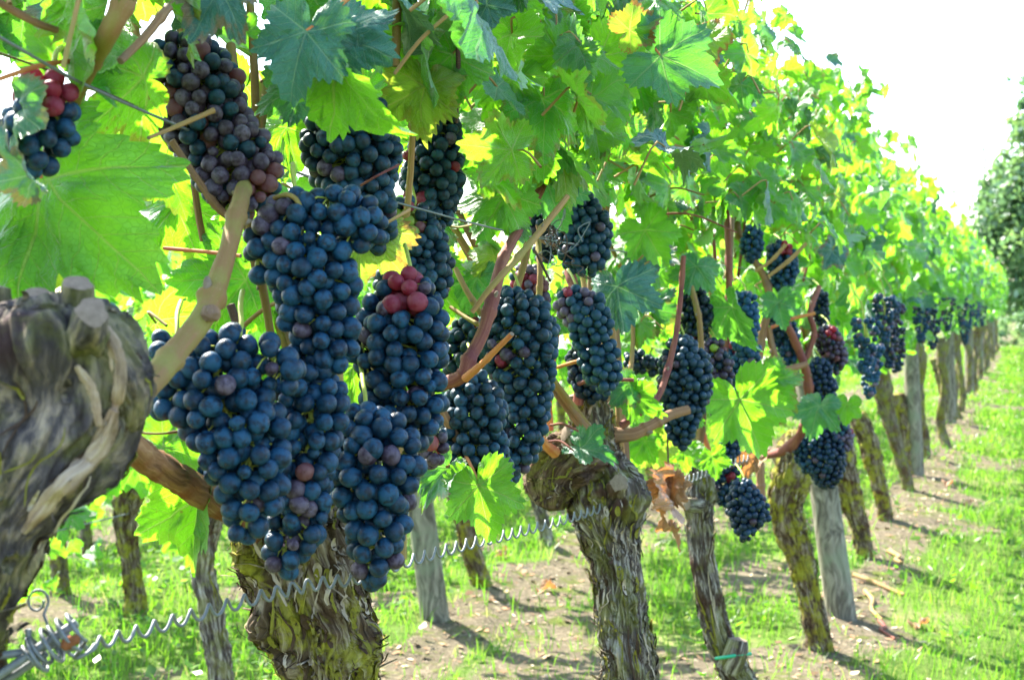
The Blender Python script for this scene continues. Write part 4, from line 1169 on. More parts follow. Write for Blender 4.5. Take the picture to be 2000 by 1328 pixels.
def hero(vk, at, tip, Z, mat='g', yaw=0, pitch=0, shape=0, label=None, dz=0.0, stalk=None, fold=None):
    root, base = VINES[vk]
    p0, p1 = P(at[0], at[1], Z), P(tip[0], tip[1], Z + dz)
    ty = p1 - p0
    size = np.linalg.norm(ty)
    ty = ty / size
    nz = -AX_F - ty * (-AX_F @ ty); nz = nz / np.linalg.norm(nz)
    q = Quaternion(Vector(ty), R(yaw)); nz = np.array(q @ Vector(nz))
    sx = np.cross(ty, nz)
    q = Quaternion(Vector(sx), R(pitch)); ty = np.array(q @ Vector(ty)); nz = np.cross(sx, ty)
    size = size / max(0.5, math.cos(R(pitch)))
    if fold is None:
        V, T, ve, ed = HI[shape]
    else:
        V, T, ve, ed = leaf_template(132, 6, 40 + shape, fold[0], fold[1], fold[2])
    W = p0 + size * (V[:, 0:1] * sx + V[:, 1:2] * ty + V[:, 2:3] * nz)
    n3 = T.size
    rr = np.random.default_rng(int(at[0] * 7 + at[1]))
    rv = rr.random(3)
    A = [W], [T], [ve], [np.tile(rv[:2], (n3, 1))], [np.stack([ed, np.full(n3, rv[2])], -1)], [np.zeros(len(T), int)]
    nv = len(W)
    if stalk:
        c = np.array([p0] + [P(*k) for k in stalk])
        tb = tube(crom(c, 12), np.linspace(0.0013, 0.0018, 12), 8)
        f = tb.F[4][0]; f = np.concatenate([f[:, [0, 1, 2]], f[:, [0, 2, 3]]])
        A[0].append(tb.V[0]); A[1].append(f + nv)
        for k in (2, 3, 4): A[k].append(np.zeros((f.size, 2)))
        A[5].append(np.ones(len(f), int))
    o = build("leaf", np.concatenate(A[0]), [np.concatenate(A[1])], [LEAFMATS[mat], MAT_CANE['orange']], root, base,
              {"vein": np.concatenate(A[2]), "rnd": np.concatenate(A[3]), "edge": np.concatenate(A[4])}, np.concatenate(A[5]))
    if label: o["label"] = label
    return o


hero(0, (82, 348), (275, 545), .93, 'g', 10, 12, 3, "big blurred leaf with pale veins above the sawn trunk head", stalk=[(50, 310, .93), (-30, 300, .95)])
hero(0, (60, 350), (15, 260), .80, 't', -50, 20, 2)
hero(0, (20, 480), (60, 640), .95, 'y', 10, 10, 1)
hero(0, (30, 200), (35, 330), .84, 'd', 60, 10, 4)
hero(0, (225, 110), (215, 165), .92, 'g', 40, 45, 6)
hero(0, (280, 150), (170, 150), .98, 'g', 10, 50, 1)
hero(0, (110, 120), (60, 60), .9, 'g', 20, 20, 3)
hero(0, (150, 90), (230, 130), .95, 'g', -10, 10, 5)
hero(0, (345, 400), (275, 505), 1.22, 'g', 10, 10, 1)
hero(0, (330, 330), (365, 430), 1.2, 'g', -10, 5, 6)
hero(0, (215, 250), (290, 200), 1.1, 'g', 10, 10, 5)
hero(1, (598, 62), (560, 195), .96, 't', 12, 8, 0, "large teal leaf with pale veins overhanging the slate blue bunch", stalk=[(640, 30, .97), (690, -10, 1.0)])
hero(1, (655, 140), (765, 268), .99, 'g', 50, 5, 2)
hero(1, (700, 95), (745, 60), 1.0, 't', 10, 5, 0)
hero(1, (660, 60), (780, 130), 1.0, 't', -5, 15, 4)
hero(1, (430, -20), (390, 70), .93, 't', 10, 30, 3)
hero(1, (480, 60), (460, 20), .95, 'g', 20, 10, 3)
hero(1, (585, 180), (500, 215), 1.15, 'd', 10, 20, 5)
hero(1, (560, 250), (590, 345), 1.25, 'g', 10, 10, 1)
hero(1, (830, 170), (815, 285), 1.22, 'y', 15, 5, 5, "yellow-green leaf in front of the slim narrow bunch")
hero(1, (480, 545), (340, 545), 1.18, 'g', 10, 10, 3)
hero(1, (560, 590), (460, 640), 1.22, 'g', -10, 0, 1)
hero(1, (318, 872), (410, 905), 1.03, 'g', -15, 15, 0, "bright toothed leaf behind the brown old cane")
hero(1, (720, 455), (690, 565), 1.2, 'y', 10, 10, 1)
hero(1, (690, 715), (700, 810), 1.3, 'g', 20, 10, 6)
hero(1, (388, 975), (368, 1142), 1.06, 'g', 15, 5, 7, "folded yellow-green leaf hanging below the brown old cane", fold=(1.3, 0.1, .12))
hero(1, (770, 60), (800, 150), 1.25, 'g', 20, 10, 3)
hero(2, (935, 948), (958, 1052), 1.40, 'g', -5, 15, 0, "single bright green leaf hanging under the slate bunch above the spring wire", stalk=[(925, 920, 1.42), (905, 880, 1.46)])
hero(2, (872, 912), (822, 985), 1.42, 'd', 35, 10, 2, stalk=[(885, 905, 1.43), (905, 890, 1.47)])
hero(2, (960, 60), (910, 130), 1.35, 'y', 10, 10, 0)
hero(2, (1000, 150), (960, 250), 1.45, 'g', 15, 10, 3)
hero(2, (1010, 260), (890, 330), 1.5, 'g', 5, 10, 1)
hero(2, (950, 10), (1010, 20), 1.15, 't', 15, 20, 6)
hero(2, (985, 380), (930, 480), 1.55, 'g', 10, 15, 4)
hero(2, (940, 330), (1010, 390), 1.5, 'g', -30, 10, 2)
hero(2, (1095, 110), (1130, 20), 1.45, 'g', 10, 10, 5)
hero(2, (1170, 110), (1240, 190), 1.5, 'g', 5, 10, 0)
hero(2, (1230, 60), (1290, 30), 1.45, 'y', 5, 10, 0)
hero(2, (1290, 110), (1412, 160), 1.45, 'd', -8, 5, 0, "dark green pale-veined leaf at the sky edge of the leaf wall", stalk=[(1270, 80, 1.46), (1250, 30, 1.48)])
hero(2, (1085, 270), (1150, 340), 1.6, 'd', 5, 10, 1)
hero(2, (1170, 260), (1120, 300), 1.6, 'g', 20, 15, 6)
hero(2, (1070, 360), (1100, 450), 1.75, 'd', 5, 10, 0)
hero(2, (930, 540), (910, 620), 1.62, 'd', 25, 10, 3)
hero(2, (965, 500), (920, 540), 1.62, 'y', 5, 5, 1)
hero(2, (1205, 560), (1225, 655), 1.95, 't', 20, 10, 1)
hero(2, (1132, 872), (1180, 902), 1.93, 'd', -35, 35, 2, "lobed leaf lying against the shaggy trunk's head")
hero(2, (1235, 770), (1285, 800), 2.0, 'g', 10, 30, 2)
hero(2, (1230, 750), (1195, 790), 2.0, 'd', 10, 20, 0)
hero(2, (1275, 870), (1300, 925), 2.25, 'y', 0, 0, 0, "glowing yellow leaf behind the hanging dry leaves")
hero(2, (1260, 860), (1230, 910), 2.2, 'g', 10, 0, 3)
hero(3, (1445, 780), (1492, 892), 2.25, 'g', 3, 5, 0, "bright lobed leaf facing the camera between the blue bunches", stalk=[(1430, 768, 2.28), (1418, 760, 2.35)])
hero(3, (1500, 740), (1550, 800), 2.5, 'g', 10, 10, 3)
hero(3, (1390, 890), (1400, 935), 2.45, 'g', 10, 10, 6)
hero(3, (1340, 880), (1330, 930), 2.35, 'g', 30, 0, 5)
hero(3, (1360, 520), (1340, 580), 2.3, 'd', 10, 10, 1)
hero(3, (1260, 450), (1300, 520), 2.1, 'g', 10, 10, 0)
hero(3, (1265, 600), (1315, 610), 2.2, 'd', 10, 40, 3)
hero(3, (1425, 600), (1470, 680), 2.4, 'd', 50, 10, 2)
hero(3, (1295, 620), (1280, 650), 2.3, 'y', 10, 0, 1)
hero(4, (1600, 790), (1585, 850), 2.9, 'd', 30, 20, 3)
hero(4, (1655, 790), (1650, 830), 2.9, 'g', 20, 10, 0)
hero(4, (1520, 590), (1530, 640), 2.8, 'd', 10, 20, 0)
hero(4, (1450, 930), (1425, 945), 2.8, 'g', 30, 20, 2)
for at, tip, z, sh in (((1305, 940), (1282, 1000), 2.14, 5), ((1308, 945), (1308, 1030), 2.13, 7), ((1310, 945), (1338, 985), 2.15, 3), ((1300, 1035), (1338, 1052), 2.14, 1)):
    hero(2, at, tip, z, 'x', 30 * (sh - 4), 10, sh, "crumpled dry brown leaf hanging from a thread-like tendril", fold=(0.7, 0.35, 0.3))
hero(3, (1475, 895), (1450, 930), 2.7, 'x', 30, 10, 4, "small dry rust-coloured leaf beside the red shoot", fold=(0.6, 0.3, .2))

# ------------------------------------------------------------------ the leaf wall, vine by vine
KEEP_CLEAR = [(300, 740, 40, .9), (345, 685, 45, .95), (400, 600, 45, .98), (440, 500, 40, 1.0), (465, 420, 40, 1.02), (100, 700, 200, .85), (60, 900, 160, .85), (0, 1080, 120, .85),
              (260, 870, 40, 1.0), (340, 930, 40, 1.05), (430, 985, 40, 1.15), (935, 650, 45, 1.5), (975, 530, 30, 1.55), (900, 740, 40, 1.5), (960, 695, 35, 1.5), (1150, 830, 75, 2.1), (1150, 950, 120, 2.1), (1210, 1100, 90, 2.1),
              (600, 1080, 150, 1.3), (1135, 680, 26, 2.0), (1305, 980, 60, 2.2), (1480, 820, 70, 2.3), (935, 990, 80, 1.45), (600, 100, 150, 1.0), (90, 420, 190, 1.0),
              (1370, 1050, 50, 2.8), (1545, 980, 60, 3.9), (1340, 110, 90, 1.6), (1575, 730, 24, 3.1), (1425, 560, 16, 2.7)]


def canopy(vk, y0, y1, n, lod, zr, xc=0.0, half=0.17, size=(0.042, 0.071), seed=0, rows_front=True, stalks=None, low_keep=0.22, mats=(MAT_LEAF, MAT_LEAF_DEEP, MAT_LEAF_YELLOW, MAT_LEAF_TEAL_SHEEN), share=(0.83, 0.10, 0.015, 0.055)):
    root, base = VINES[vk]
    g = np.random.default_rng(900 + seed)
    x = xc + half * np.clip(g.normal(0, 0.55, n), -1.15, 1.15)
    y = y0 + (y1 - y0) * g.random(n)
    top = zr[1] + 0.07 * noise(np.stack([y * 2.3, 0 * y, 0 * y + xc], -1), 61) + 0.05 * noise(np.stack([y * 7, 0 * y, 0 * y + xc], -1), 62)
    z = zr[0] + (top - zr[0]) * g.random(n) ** 0.92
    pos = np.stack([x, y, z], -1)
    keep = np.ones(n, bool)
    if rows_front:
        fruit = z < 1.13 if y0 < 4 else z < 0.98
        keep &= ~(fruit & (g.random(n) > np.where(x < 0.02, low_keep * 1.9, low_keep * 0.55)))
        u, v, d = proj(pos)
        keep &= d > 0.80
        sz_px = 0.05 / np.maximum(d, .1) * F_PX
        keep &= ~bunch_mask(u, v, d, sz_px * 0.75)
        for (cx, cy, r, zz) in KEEP_CLEAR:
            keep &= ~(((u - cx) ** 2 + (v - cy) ** 2 < (r + sz_px * 0.7) ** 2) & (d < zz))
    # gaps where the sky shows through
    gap = noise(pos * np.array([7, 7, 7]), 71)
    keep &= gap < 0.50
    pos = pos[keep]; n = len(pos)
    side = np.where(pos[:, 0] - xc + g.normal(0, 0.10, n) > 0, 1.0, -1.0)
    nor = np.stack([side * 0.9, 0 * side - 0.25, 0 * side + 0.42], -1) + g.normal(0, 0.50, (n, 3))
    tip = np.stack([side * 0.35, 0 * side, 0 * side - 0.85], -1) + g.normal(0, 0.50, (n, 3))
    sz = size[0] + (size[1] - size[0]) * g.random(n) ** 1.2
    sz *= 1 - 0.35 * np.clip((pos[:, 2] - zr[1] + 0.22) / 0.25, 0, 1)
    rnd = np.stack([np.clip(0.45 + 0.30 * g.normal(size=n), 0, 1), g.random(n), g.random(n)], -1)
    mi = g.choice(len(mats), n, p=share)
    return leaves_mesh("foliage", mats, lod, pos, unit(tip), unit(nor), sz, rnd, mi, root, base, stalks)


canopy(0, 0.30, 0.85, 345, HI, (0.86, 1.46), seed=0, stalks='tan')
canopy(1, 0.85, 1.52, 435, HI, (0.80, 1.50), seed=1, stalks='tan')
canopy(2, 1.52, 2.50, 630, HI, (0.78, 1.50), seed=2, stalks='tan')
canopy(3, 2.50, 3.40, 555, HI, (0.78, 1.50), seed=3, stalks='tan')
canopy(4, 3.40, 4.70, 705, MID, (0.78, 1.50), seed=4, low_keep=0.42)
canopy(5, 4.70, 5.70, 525, MID, (0.78, 1.51), seed=5, low_keep=0.5)
canopy(6, 5.70, 6.80, 570, MID, (0.76, 1.52), seed=6, low_keep=0.5)
canopy(7, 6.80, 7.55, 390, MID, (0.78, 1.53), seed=7, low_keep=0.5)
canopy(8, 7.55, 8.50, 480, MID, (0.78, 1.54), seed=8, low_keep=0.5)
canopy(10, 8.50, 9.50, 495, LOW, (0.80, 1.55), seed=10, low_keep=0.6)
canopy(11, 9.50, 10.70, 570, LOW, (0.80, 1.56), seed=11, low_keep=0.6)
canopy(9, 10.70, 11.95, 570, LOW, (0.82, 1.57), seed=9, low_keep=0.6)
for k in range(2, len(far_y)):
    canopy(10 + k, far_y[k] - 0.5, far_y[k] + 0.5, 420, LOW, (0.80, 1.60), seed=10 + k, low_keep=0.7, size=(0.045, 0.075))

# unseen leaves added above the frame to block the sun from the big leaf
g = np.random.default_rng(77)
q_ = np.array([P(60 + 250 * g.random(), 230 + 340 * g.random(), .94) for _ in range(17)]) + np.array(sdir) * (0.24 + 0.12 * g.random((17, 1)))
n_ = unit(np.array([sdir] * 17) + g.normal(0, .3, (17, 3)))
leaves_mesh("foliage", (MAT_LEAF, MAT_LEAF_DEEP), HI, q_, unit(np.array([[.3, 0, -.9]] * 17) + g.normal(0, .4, (17, 3))), n_, .045 + .02 * g.random(17), g.random((17, 3)), g.integers(0, 2, 17), VINES[0][0], VINES[0][1], 'tan')

# thin upright shoots through the leaf wall, each a part of its vine
for vk, y0, y1, cnt in ((0, .45, .8, 3), (1, .9, 1.5, 6), (2, 1.55, 2.45, 9), (3, 2.5, 3.4, 8), (4, 3.5, 4.6, 8), (5, 4.7, 5.7, 5), (6, 5.7, 6.8, 5), (7, 6.8, 7.5, 3), (8, 7.6, 8.4, 4)):
    root, base = VINES[vk]
    g = np.random.default_rng(300 + vk)
    for k in range(cnt):
        x, y = -0.02 - 0.12 * g.random(), y0 + (y1 - y0) * g.random()
        hy = (y0 + y1) / 2
        c = np.array([[0, hy + g.normal(0, .02), .74], [x * .8, hy * .35 + y * .65, .98], [x + g.normal(0, .04), y + g.normal(0, .07), 1.22], [x + g.normal(0, .06), y + g.normal(0, .10), 1.6]])
        u, v, d = proj(c[:2])
        if bunch_mask(u, v, d, 12).any() and d.min() < 1.3: continue
        A = tube(crom(c, 24), np.linspace(.0046, .0026, 24) * (0.8 + .4 * g.random()), 8, None, 0, .04, k)
        A.build("cane", [MAT_CANE[('tan', 'red', 'green', 'brown')[g.integers(0, 4)]]], root, base)

# loose leaf stalks and tendrils in the fruit zone
for vk, y0, y1, cnt in ((1, .8, 1.5, 12), (2, 1.5, 2.45, 18), (3, 2.4, 3.3, 14)):
    root, base = VINES[vk]
    g = np.random.default_rng(800 + vk)
    for k in range(cnt):
        a_ = np.array([g.normal(-.02, .05), y0 + (y1 - y0) * g.random(), .85 + .42 * g.random()])
        d_ = unit(np.array([g.normal(.5, .5), g.normal(0, .7), g.normal(.1, .5)])) * (.07 + .09 * g.random())
        c = np.array([a_, a_ + d_ * .5 + [0, 0, .015], a_ + d_])
        if bunch_mask(*proj(c), 8).any(): continue
        tube(crom(c, 14), np.linspace(.0021, .0013, 14), 7).build("petiole", [MAT_CANE[('orange', 'tan', 'red', 'green')[g.integers(0, 4)]]], root, base)

# ------------------------------------------------------------------ rows behind
GB = "grapevines of the rows behind"


def back_px(key, pts, label, bark, seed):
    return vine(key, pts, label, bark, seed, GB, rings=90, sides=56, ridge=0.18, lobes=0.2, strips=30)


back_px('r1a', [(452, 1520, 3.3, 30), (432, 1330, 3.3, 28), (412, 1200, 3.3, 28), (398, 1110, 3.3, 27), (402, 1040, 3.3, 32), (420, 985, 3.3, 36), (440, 950, 3.3, 24)],
        "pale grey trunk seen under the folded hanging leaf, crossed by the spring wire", MAT_BARK_GREY, 31)
back_px('r1b', [(948, 1190, 4.8, 28), (938, 1140, 4.8, 22), (920, 1070, 4.8, 20), (900, 1000, 4.8, 20), (885, 940, 4.8, 26)],
        "mossy vine in the next row, seen beneath the single bright leaf beside a grey post", MAT_BARK, 33)
back_px('r1c', [(1076, 1095, 5.6, 17), (1068, 1050, 5.6, 15), (1050, 980, 5.6, 15), (1035, 920, 5.6, 20)],
        "slim vine of the next row showing just left of the shaggy trunk's knob", MAT_BARK_GREY, 35)
back_px('r2a', [(268, 1235, 4.4, 32), (262, 1180, 4.4, 26), (256, 1100, 4.4, 23), (246, 1030, 4.4, 25), (250, 975, 4.4, 32), (262, 930, 4.4, 22)],
        "upright mossy trunk two rows back, crossed by a thin twisted wire", MAT_BARK, 37)
back_px('r2b', [(122, 1215, 4.7, 22), (118, 1140, 4.7, 19), (112, 1060, 4.7, 19), (110, 990, 4.7, 24)],
        "dark trunk right beside the gnarled grey trunk's lower end", MAT_BARK_FAR, 39)
back_px('r2c', [(178, 1115, 5.6, 14), (172, 1080, 5.6, 12), (166, 1020, 5.6, 13), (170, 960, 5.6, 18)],
        "small vine between the dark trunk and the upright mossy trunk two rows back", MAT_BARK_FAR, 41)
canopy('r1a', 2.0, 3.6, 260, MID, (0.62, 1.34), xc=-1.22, rows_front=False, seed=41)
canopy('r2a', 3.4, 4.6, 60, MID, (0.16, 0.60), xc=-2.3, rows_front=False, seed=144)
canopy('r2b', 2.9, 3.5, 50, MID, (0.16, 0.60), xc=-2.1, rows_front=False, seed=145)
canopy('r1b', 3.6, 5.0, 300, MID, (0.66, 1.36), xc=-1.22, rows_front=False, seed=42)
canopy('r1c', 5.0, 5.9, 200, MID, (0.68, 1.36), xc=-1.22, rows_front=False, seed=43)
canopy('r2a', 3.3, 4.4, 230, MID, (0.62, 1.34), xc=-2.35, rows_front=False, seed=44)
canopy('r2b', 2.6, 3.3, 150, MID, (0.62, 1.34), xc=-2.35, rows_front=False, seed=45)
canopy('r2c', 4.4, 5.6, 240, MID, (0.62, 1.34), xc=-2.35, rows_front=False, seed=46)
for rx, ys, word in ((-1.22, [6.3 + .95 * k for k in range(8)], "next"), (-2.35, [6.1 + k for k in range(8)], "second"), (-3.5, [5.2 + 1.05 * k for k in range(10)], "third")):
    for k, y in enumerate(ys):
        key = f"b{rx}{k}"
        far_vine(rx + random.uniform(-.04, .04), y, f"background vine of the {word} row behind, glimpsed between the front trunks", GB, 400 + k + int(-rx * 50), key, lean=random.uniform(-.08, .08), bark=(MAT_BARK_FAR, MAT_BARK)[k % 2])
        canopy(key, y - .5, y + .5, 210, LOW if y > 7 else MID, (0.64, 1.36), xc=rx, rows_front=False, seed=50 + k + int(-rx * 30))

# ------------------------------------------------------------------ wooden posts
GP = "grey wooden posts"


def post(foot, top, r, label, seed):
    g = np.random.default_rng(seed)
    foot, top = np.array(foot), np.array(top)
    foot[2] = on_ground(foot[0], foot[1]) - 0.02
    n = 40
    path = foot + (top - foot) * np.linspace(0, 1, n)[:, None]
    t, a, b = frames(path)
    th = np.linspace(0, 6.2832, 36, endpoint=False)
    TH, K = np.meshgrid(th, np.linspace(0, 1, n))
    rr = r * (1.06 - 0.12 * K) * (1 + .035 * fbm(np.stack([np.cos(TH) * 2, np.sin(TH) * 2, K * 2 + seed], -1), seed) + 0.03 * noise(np.stack([np.cos(TH) * 8, np.sin(TH) * 8, K * 1.5 + seed], -1), seed + 2))
    crack = g.random(4) * 6.28
    for c in crack:
        dd = np.abs((TH - c - 0.3 * np.sin(K * 3) + math.pi) % (2 * math.pi) - math.pi)
        rr = rr * (1 - 0.09 * np.exp(-(dd / 0.07) ** 2))
    V = path[:, None] + rr[..., None] * (np.cos(TH)[..., None] * a[:, None] + np.sin(TH)[..., None] * b[:, None])
    A = Acc(); A.add(V.reshape(-1, 3), grid_faces(n, 36))
    A.add(np.vstack([V[-1], path[-1] + [0, 0, .006]]), [[q, (q + 1) % 36, 36] for q in range(36)])
    o = A.build("wooden_post", [MAT_POST], None, tuple(foot))
    return tag(o, label, "post", GP)


post(P(1646, 1240, 4.35), P(1572, 700, 4.35), 0.043, "nearest grey wooden post of the front row, its grain streaked dark, leaning left", 1)
post(P(1790, 930, 7.9), P(1770, 500, 7.9), 0.042, "second pale wooden post of the front row, straight and half covered by grapes above", 2)
post(P(852, 1228, 4.35), P(806, 880, 4.35), 0.042, "grey post in the next row, crossed by the spring wire with a brown stained side", 3)
post((0.0, 12.0, 0), (-.05, 12.0, 1.5), 0.045, "third pale post of the front row, beside the sharply bent vine", 4)
for k, y in enumerate((16.2, 20.2, 24.2, 28.2)):
    post((0.0, y, 0), (-.03, y, 1.5), 0.045, "small far post near the vanishing end of the front row", 5 + k)

# ------------------------------------------------------------------ wires
def spring(pts, label):
    """coiled galvanised wire stretched between the trunks; radius, pitch from spine rows (px, py, Z, r_px, pitch_px)"""
    c = crom([list(q) for q in pts], 400)
    path = np.array([P(*q[:3]) for q in c])
    rr = c[:, 3] * c[:, 2] / F_PX; pit = c[:, 4] * c[:, 2] / F_PX
    L = np.concatenate([[0], np.cumsum(np.linalg.norm(np.diff(path, axis=0), axis=1))])
    D = np.concatenate([[0], np.cumsum(np.hypot(np.diff(c[:, 0]), np.diff(c[:, 1])) / ((c[1:, 4] + c[:-1, 4]) / 2))])
    ph = D * 2 * math.pi
    N = int(ph[-1] / (2 * math.pi) * 14)
    q = np.linspace(0, ph[-1], N)
    f = lambda arr: np.interp(q, ph, arr)
    pp = np.stack([f(path[:, k]) for k in range(3)], -1); R_ = f(rr)
    t = np.gradient(path, axis=0); t /= np.linalg.norm(t, axis=1)[:, None]
    b = unit(np.array([0, 0, 1.0]) - t * t[:, 2:3]); a = np.cross(t, b) * 0.28
    A_ = np.stack([f(a[:, k]) for k in range(3)], -1); B_ = np.stack([f(b[:, k]) for k in range(3)], -1)
    co = pp + R_[:, None] * (np.cos(q)[:, None] * A_ + np.sin(q)[:, None] * B_)
    A = tube(co, 0.0012, 7)
    o = A.build("spring_wire", [MAT_WIRE], None, tuple(co[0]))
    return tag(o, label, "wire")


spring([(120, 1282, .82, 8, 34), (170, 1262, .84, 11, 36), (290, 1228, .92, 13, 37), (400, 1195, .99, 13, 37), (520, 1162, 1.055, 12.5, 33), (620, 1140, 1.065, 12, 29), (700, 1128, 1.10, 11.5, 27), (790, 1098, 1.20, 11, 24), (900, 1066, 1.45, 11, 20), (1000, 1042, 1.65, 10, 17.5), (1090, 1018, 1.88, 9, 15), (1180, 990, 2.0, 8, 12), (1270, 958, 2.2, 8, 10), (1340, 938, 2.4, 7.5, 9), (1440, 900, 2.62, 7, 8.5), (1500, 885, 2.9, 6, 7)],
       "coiled grey spring wire stretched zigzag from trunk to trunk below the grapes")


def wire(pts, rpx_world, label, mat=MAT_WIRE, name="trellis_wire"):
    c = crom([list(q) for q in pts], 120)
    path = np.array([P(*q) for q in c])
    o = tube(path, rpx_world, 6).build(name, [mat], None, tuple(path[0]))
    return tag(o, label, "wire")


wire([(-80, 25, .76), (20, 85, .79), (160, 163, .86), (340, 243, 1.0), (450, 285, 1.14), (620, 352, 1.3), (790, 400, 1.33), (930, 438, 1.45), (1062, 467, 1.72), (1250, 497, 2.2), (1480, 528, 3.1), (1620, 550, 4.3), (1775, 570, 7.9)], 0.0011, "straight grey trellis wire running through the leaves above the bunches")
wire([(-60, 85, .84), (30, 115, .86), (160, 162, .90), (330, 236, 1.05), (520, 315, 1.3), (700, 372, 1.5), (900, 420, 1.75)], 0.0008, "thin dark trellis wire just under the straight one at the sky gap", MAT_CANE['dark'])
wire([(40, 1052, 3.4), (130, 1032, 3.9), (250, 1003, 4.36), (350, 980, 4.8), (520, 930, 6)], 0.0022, "thin twisted wire along the second row behind, crossing the upright mossy trunk")

# the knot of thick wire at the lower left corner of the gnarled vine
kn = thing("wire_knot", P(90, 1260, .79), "thick bent galvanised wire ends wound together beside the gnarled grey trunk's foot", "wire knot")
kb = P(90, 1260, .79)
for pts, rr in (([(-20, 1330, .78), (40, 1290, .78), (100, 1248, .785), (150, 1216, .79)], 0.0026), ([(-20, 1282, .78), (50, 1272, .785), (110, 1256, .79)], 0.0024), ([(-10, 1340, .79), (40, 1310, .79), (90, 1275, .79)], 0.0022), ([(55, 1228, .785), (58, 1255, .785), (70, 1275, .785)], 0.0018)):
    c = crom(pts, 24)
    tube(np.array([P(*q) for q in c]), rr, 12).build("rod", [MAT_WIRE], kn, kb)
c0, c1 = P(58, 1285, .785), P(150, 1228, .79)
ax = unit(c1 - c0); s1 = np.cross(ax, AX_F); s1 = s1 / np.linalg.norm(s1); s2 = np.cross(ax, s1)
q = np.linspace(0, 1, 260)
g = np.random.default_rng(4)
rad_ = 0.0074 + 0.0035 * np.sin(q * 9) ** 2
ang = q * 2 * math.pi * 8.5
w_ = c0 + (c1 - c0) * (q + 0.05 * np.sin(q * 21))[:, None] + rad_[:, None] * (np.cos(ang)[:, None] * s1 + np.sin(ang)[:, None] * s2)
w_ = np.vstack([w_, crom([P(140, 1290, .79), P(170, 1275, .79), P(185, 1258, .80)], 12)[1:]])
tube(w_, 0.0011, 7).build("winding", [MAT_WIRE], kn, kb)
th = np.linspace(0, 6.6, 40)
ring = np.array([P(68 + 17 * math.cos(a_) + 5 * a_ * .3, 1172 + 20 * math.sin(a_), .80) for a_ in th] + [P(85, 1200, .79), P(95, 1225, .79)])
tube(ring, 0.0008, 6).build("loop", [MAT_WIRE], kn, kb)
c = crom([P(120, 1262, .782), P(140, 1250, .78), P(158, 1240, .785)], 12)
tube(c, [0.001, .002, .003, .0035, .003, .0032, .003, .0026, .003, .002, .0016, .001], 8, None, 0, .5, 3).build("rust_clump", [MAT_RUST], kn, kb)

# tangle of dry tendrils where the wire meets the shoot
root, base = VINES[2]
g = np.random.default_rng(12)
for k in range(9):
    c0 = P(1062 + 45 * g.random(), 466 + 20 * g.random(), 1.72)
    c = [c0]
    for m_ in range(7): c.append(c[-1] + g.normal(0, .010, 3))
    tube(crom(c, 40), 0.0007, 5).build("tendril", [MAT_CANE['dark'] if k % 2 else MAT_WIRE], root, base)
cane([(1048, 440, 1.75, 3), (1060, 470, 1.74, 5), (1085, 480, 1.73, 4)], 'brown', root, base, 12, 8, name="tendril")
cane([(1045, 490, 1.72, 3), (1060, 520, 1.72, 3.5), (1075, 550, 1.72, 3)], 'dark', root, base, 16, 8, name="tendril")

# ------------------------------------------------------------------ things lying on the soil
def ground_px(px, py, lift=0.008):
    d = AX_F + AX_R * ((px - 1000) / F_PX) + AX_U * ((664 - py) / F_PX)
    k = -(CAM[2] - 0.02) / d[2]
    p = CAM + d * k
    p[2] = on_ground(p[0], p[1]) + lift
    return p


for k, (p0, p1, r_, col, lab) in enumerate((((1668, 1134), (1765, 1155), .010, 'tan', "pale bare stick lying on the soil right of the nearest post"), ((1690, 1160), (1722, 1205), .008, 'tan', "short pale stick slanting over the soil below the longest stick"), ((1718, 1208), (1748, 1245), .007, 'red', "reddish twig on the soil near the nearest post's foot"), ((1735, 1088), (1762, 1110), .009, 'tan', "bleached stick end near the mossy vine behind the nearest post"))):
    a_, b_ = ground_px(*p0), ground_px(*p1)
    g = np.random.default_rng(k)
    c = crom([a_, a_ * .65 + b_ * .35 + g.normal(0, .012, 3) * [1, 1, .3], a_ * .3 + b_ * .7 + g.normal(0, .012, 3) * [1, 1, .3], b_], 20)
    tag(tube(c, np.linspace(r_, r_ * .6, 20), 10, None, 0, .12, k).build("stick", [MAT_CANE[col]], None, tuple(a_)), lab, "stick", "sticks on the soil")
for k, (px, py, lab) in enumerate(((1075, 1150, "reddish dry leaf on the pale soil strip left of the shaggy trunk"), (985, 1095, "rusty dry leaf lying at the moss edge under the spring wire"), (1885, 975, "pale dry leaf on the grass strip to the right of the posts"), (1850, 948, "brownish dry leaf by the grass edge level with the second post's foot"), (1790, 1210, "dark red dry leaf in the grass right of the reddish twig"))):
    g = np.random.default_rng(k + 70)
    V, T, ve, ed = leaf_template(60, 4, 20 + k, .5, .3, .3)
    p = ground_px(px, py, .012)
    a_ = g.random() * 6
    M = np.array(Matrix.Rotation(a_, 3, 'Z') @ Matrix.Rotation(.4, 3, 'X'))
    n3 = T.size
    o = build("fallen_leaf", p + (V * .045) @ M.T, [T], MAT_LEAF_DEAD, None, tuple(p), {"vein": ve, "rnd": np.full((n3, 2), .5), "edge": np.stack([ed, 0 * ed], -1)})
    tag(o, lab, "dry leaf", "dry leaves on the ground")

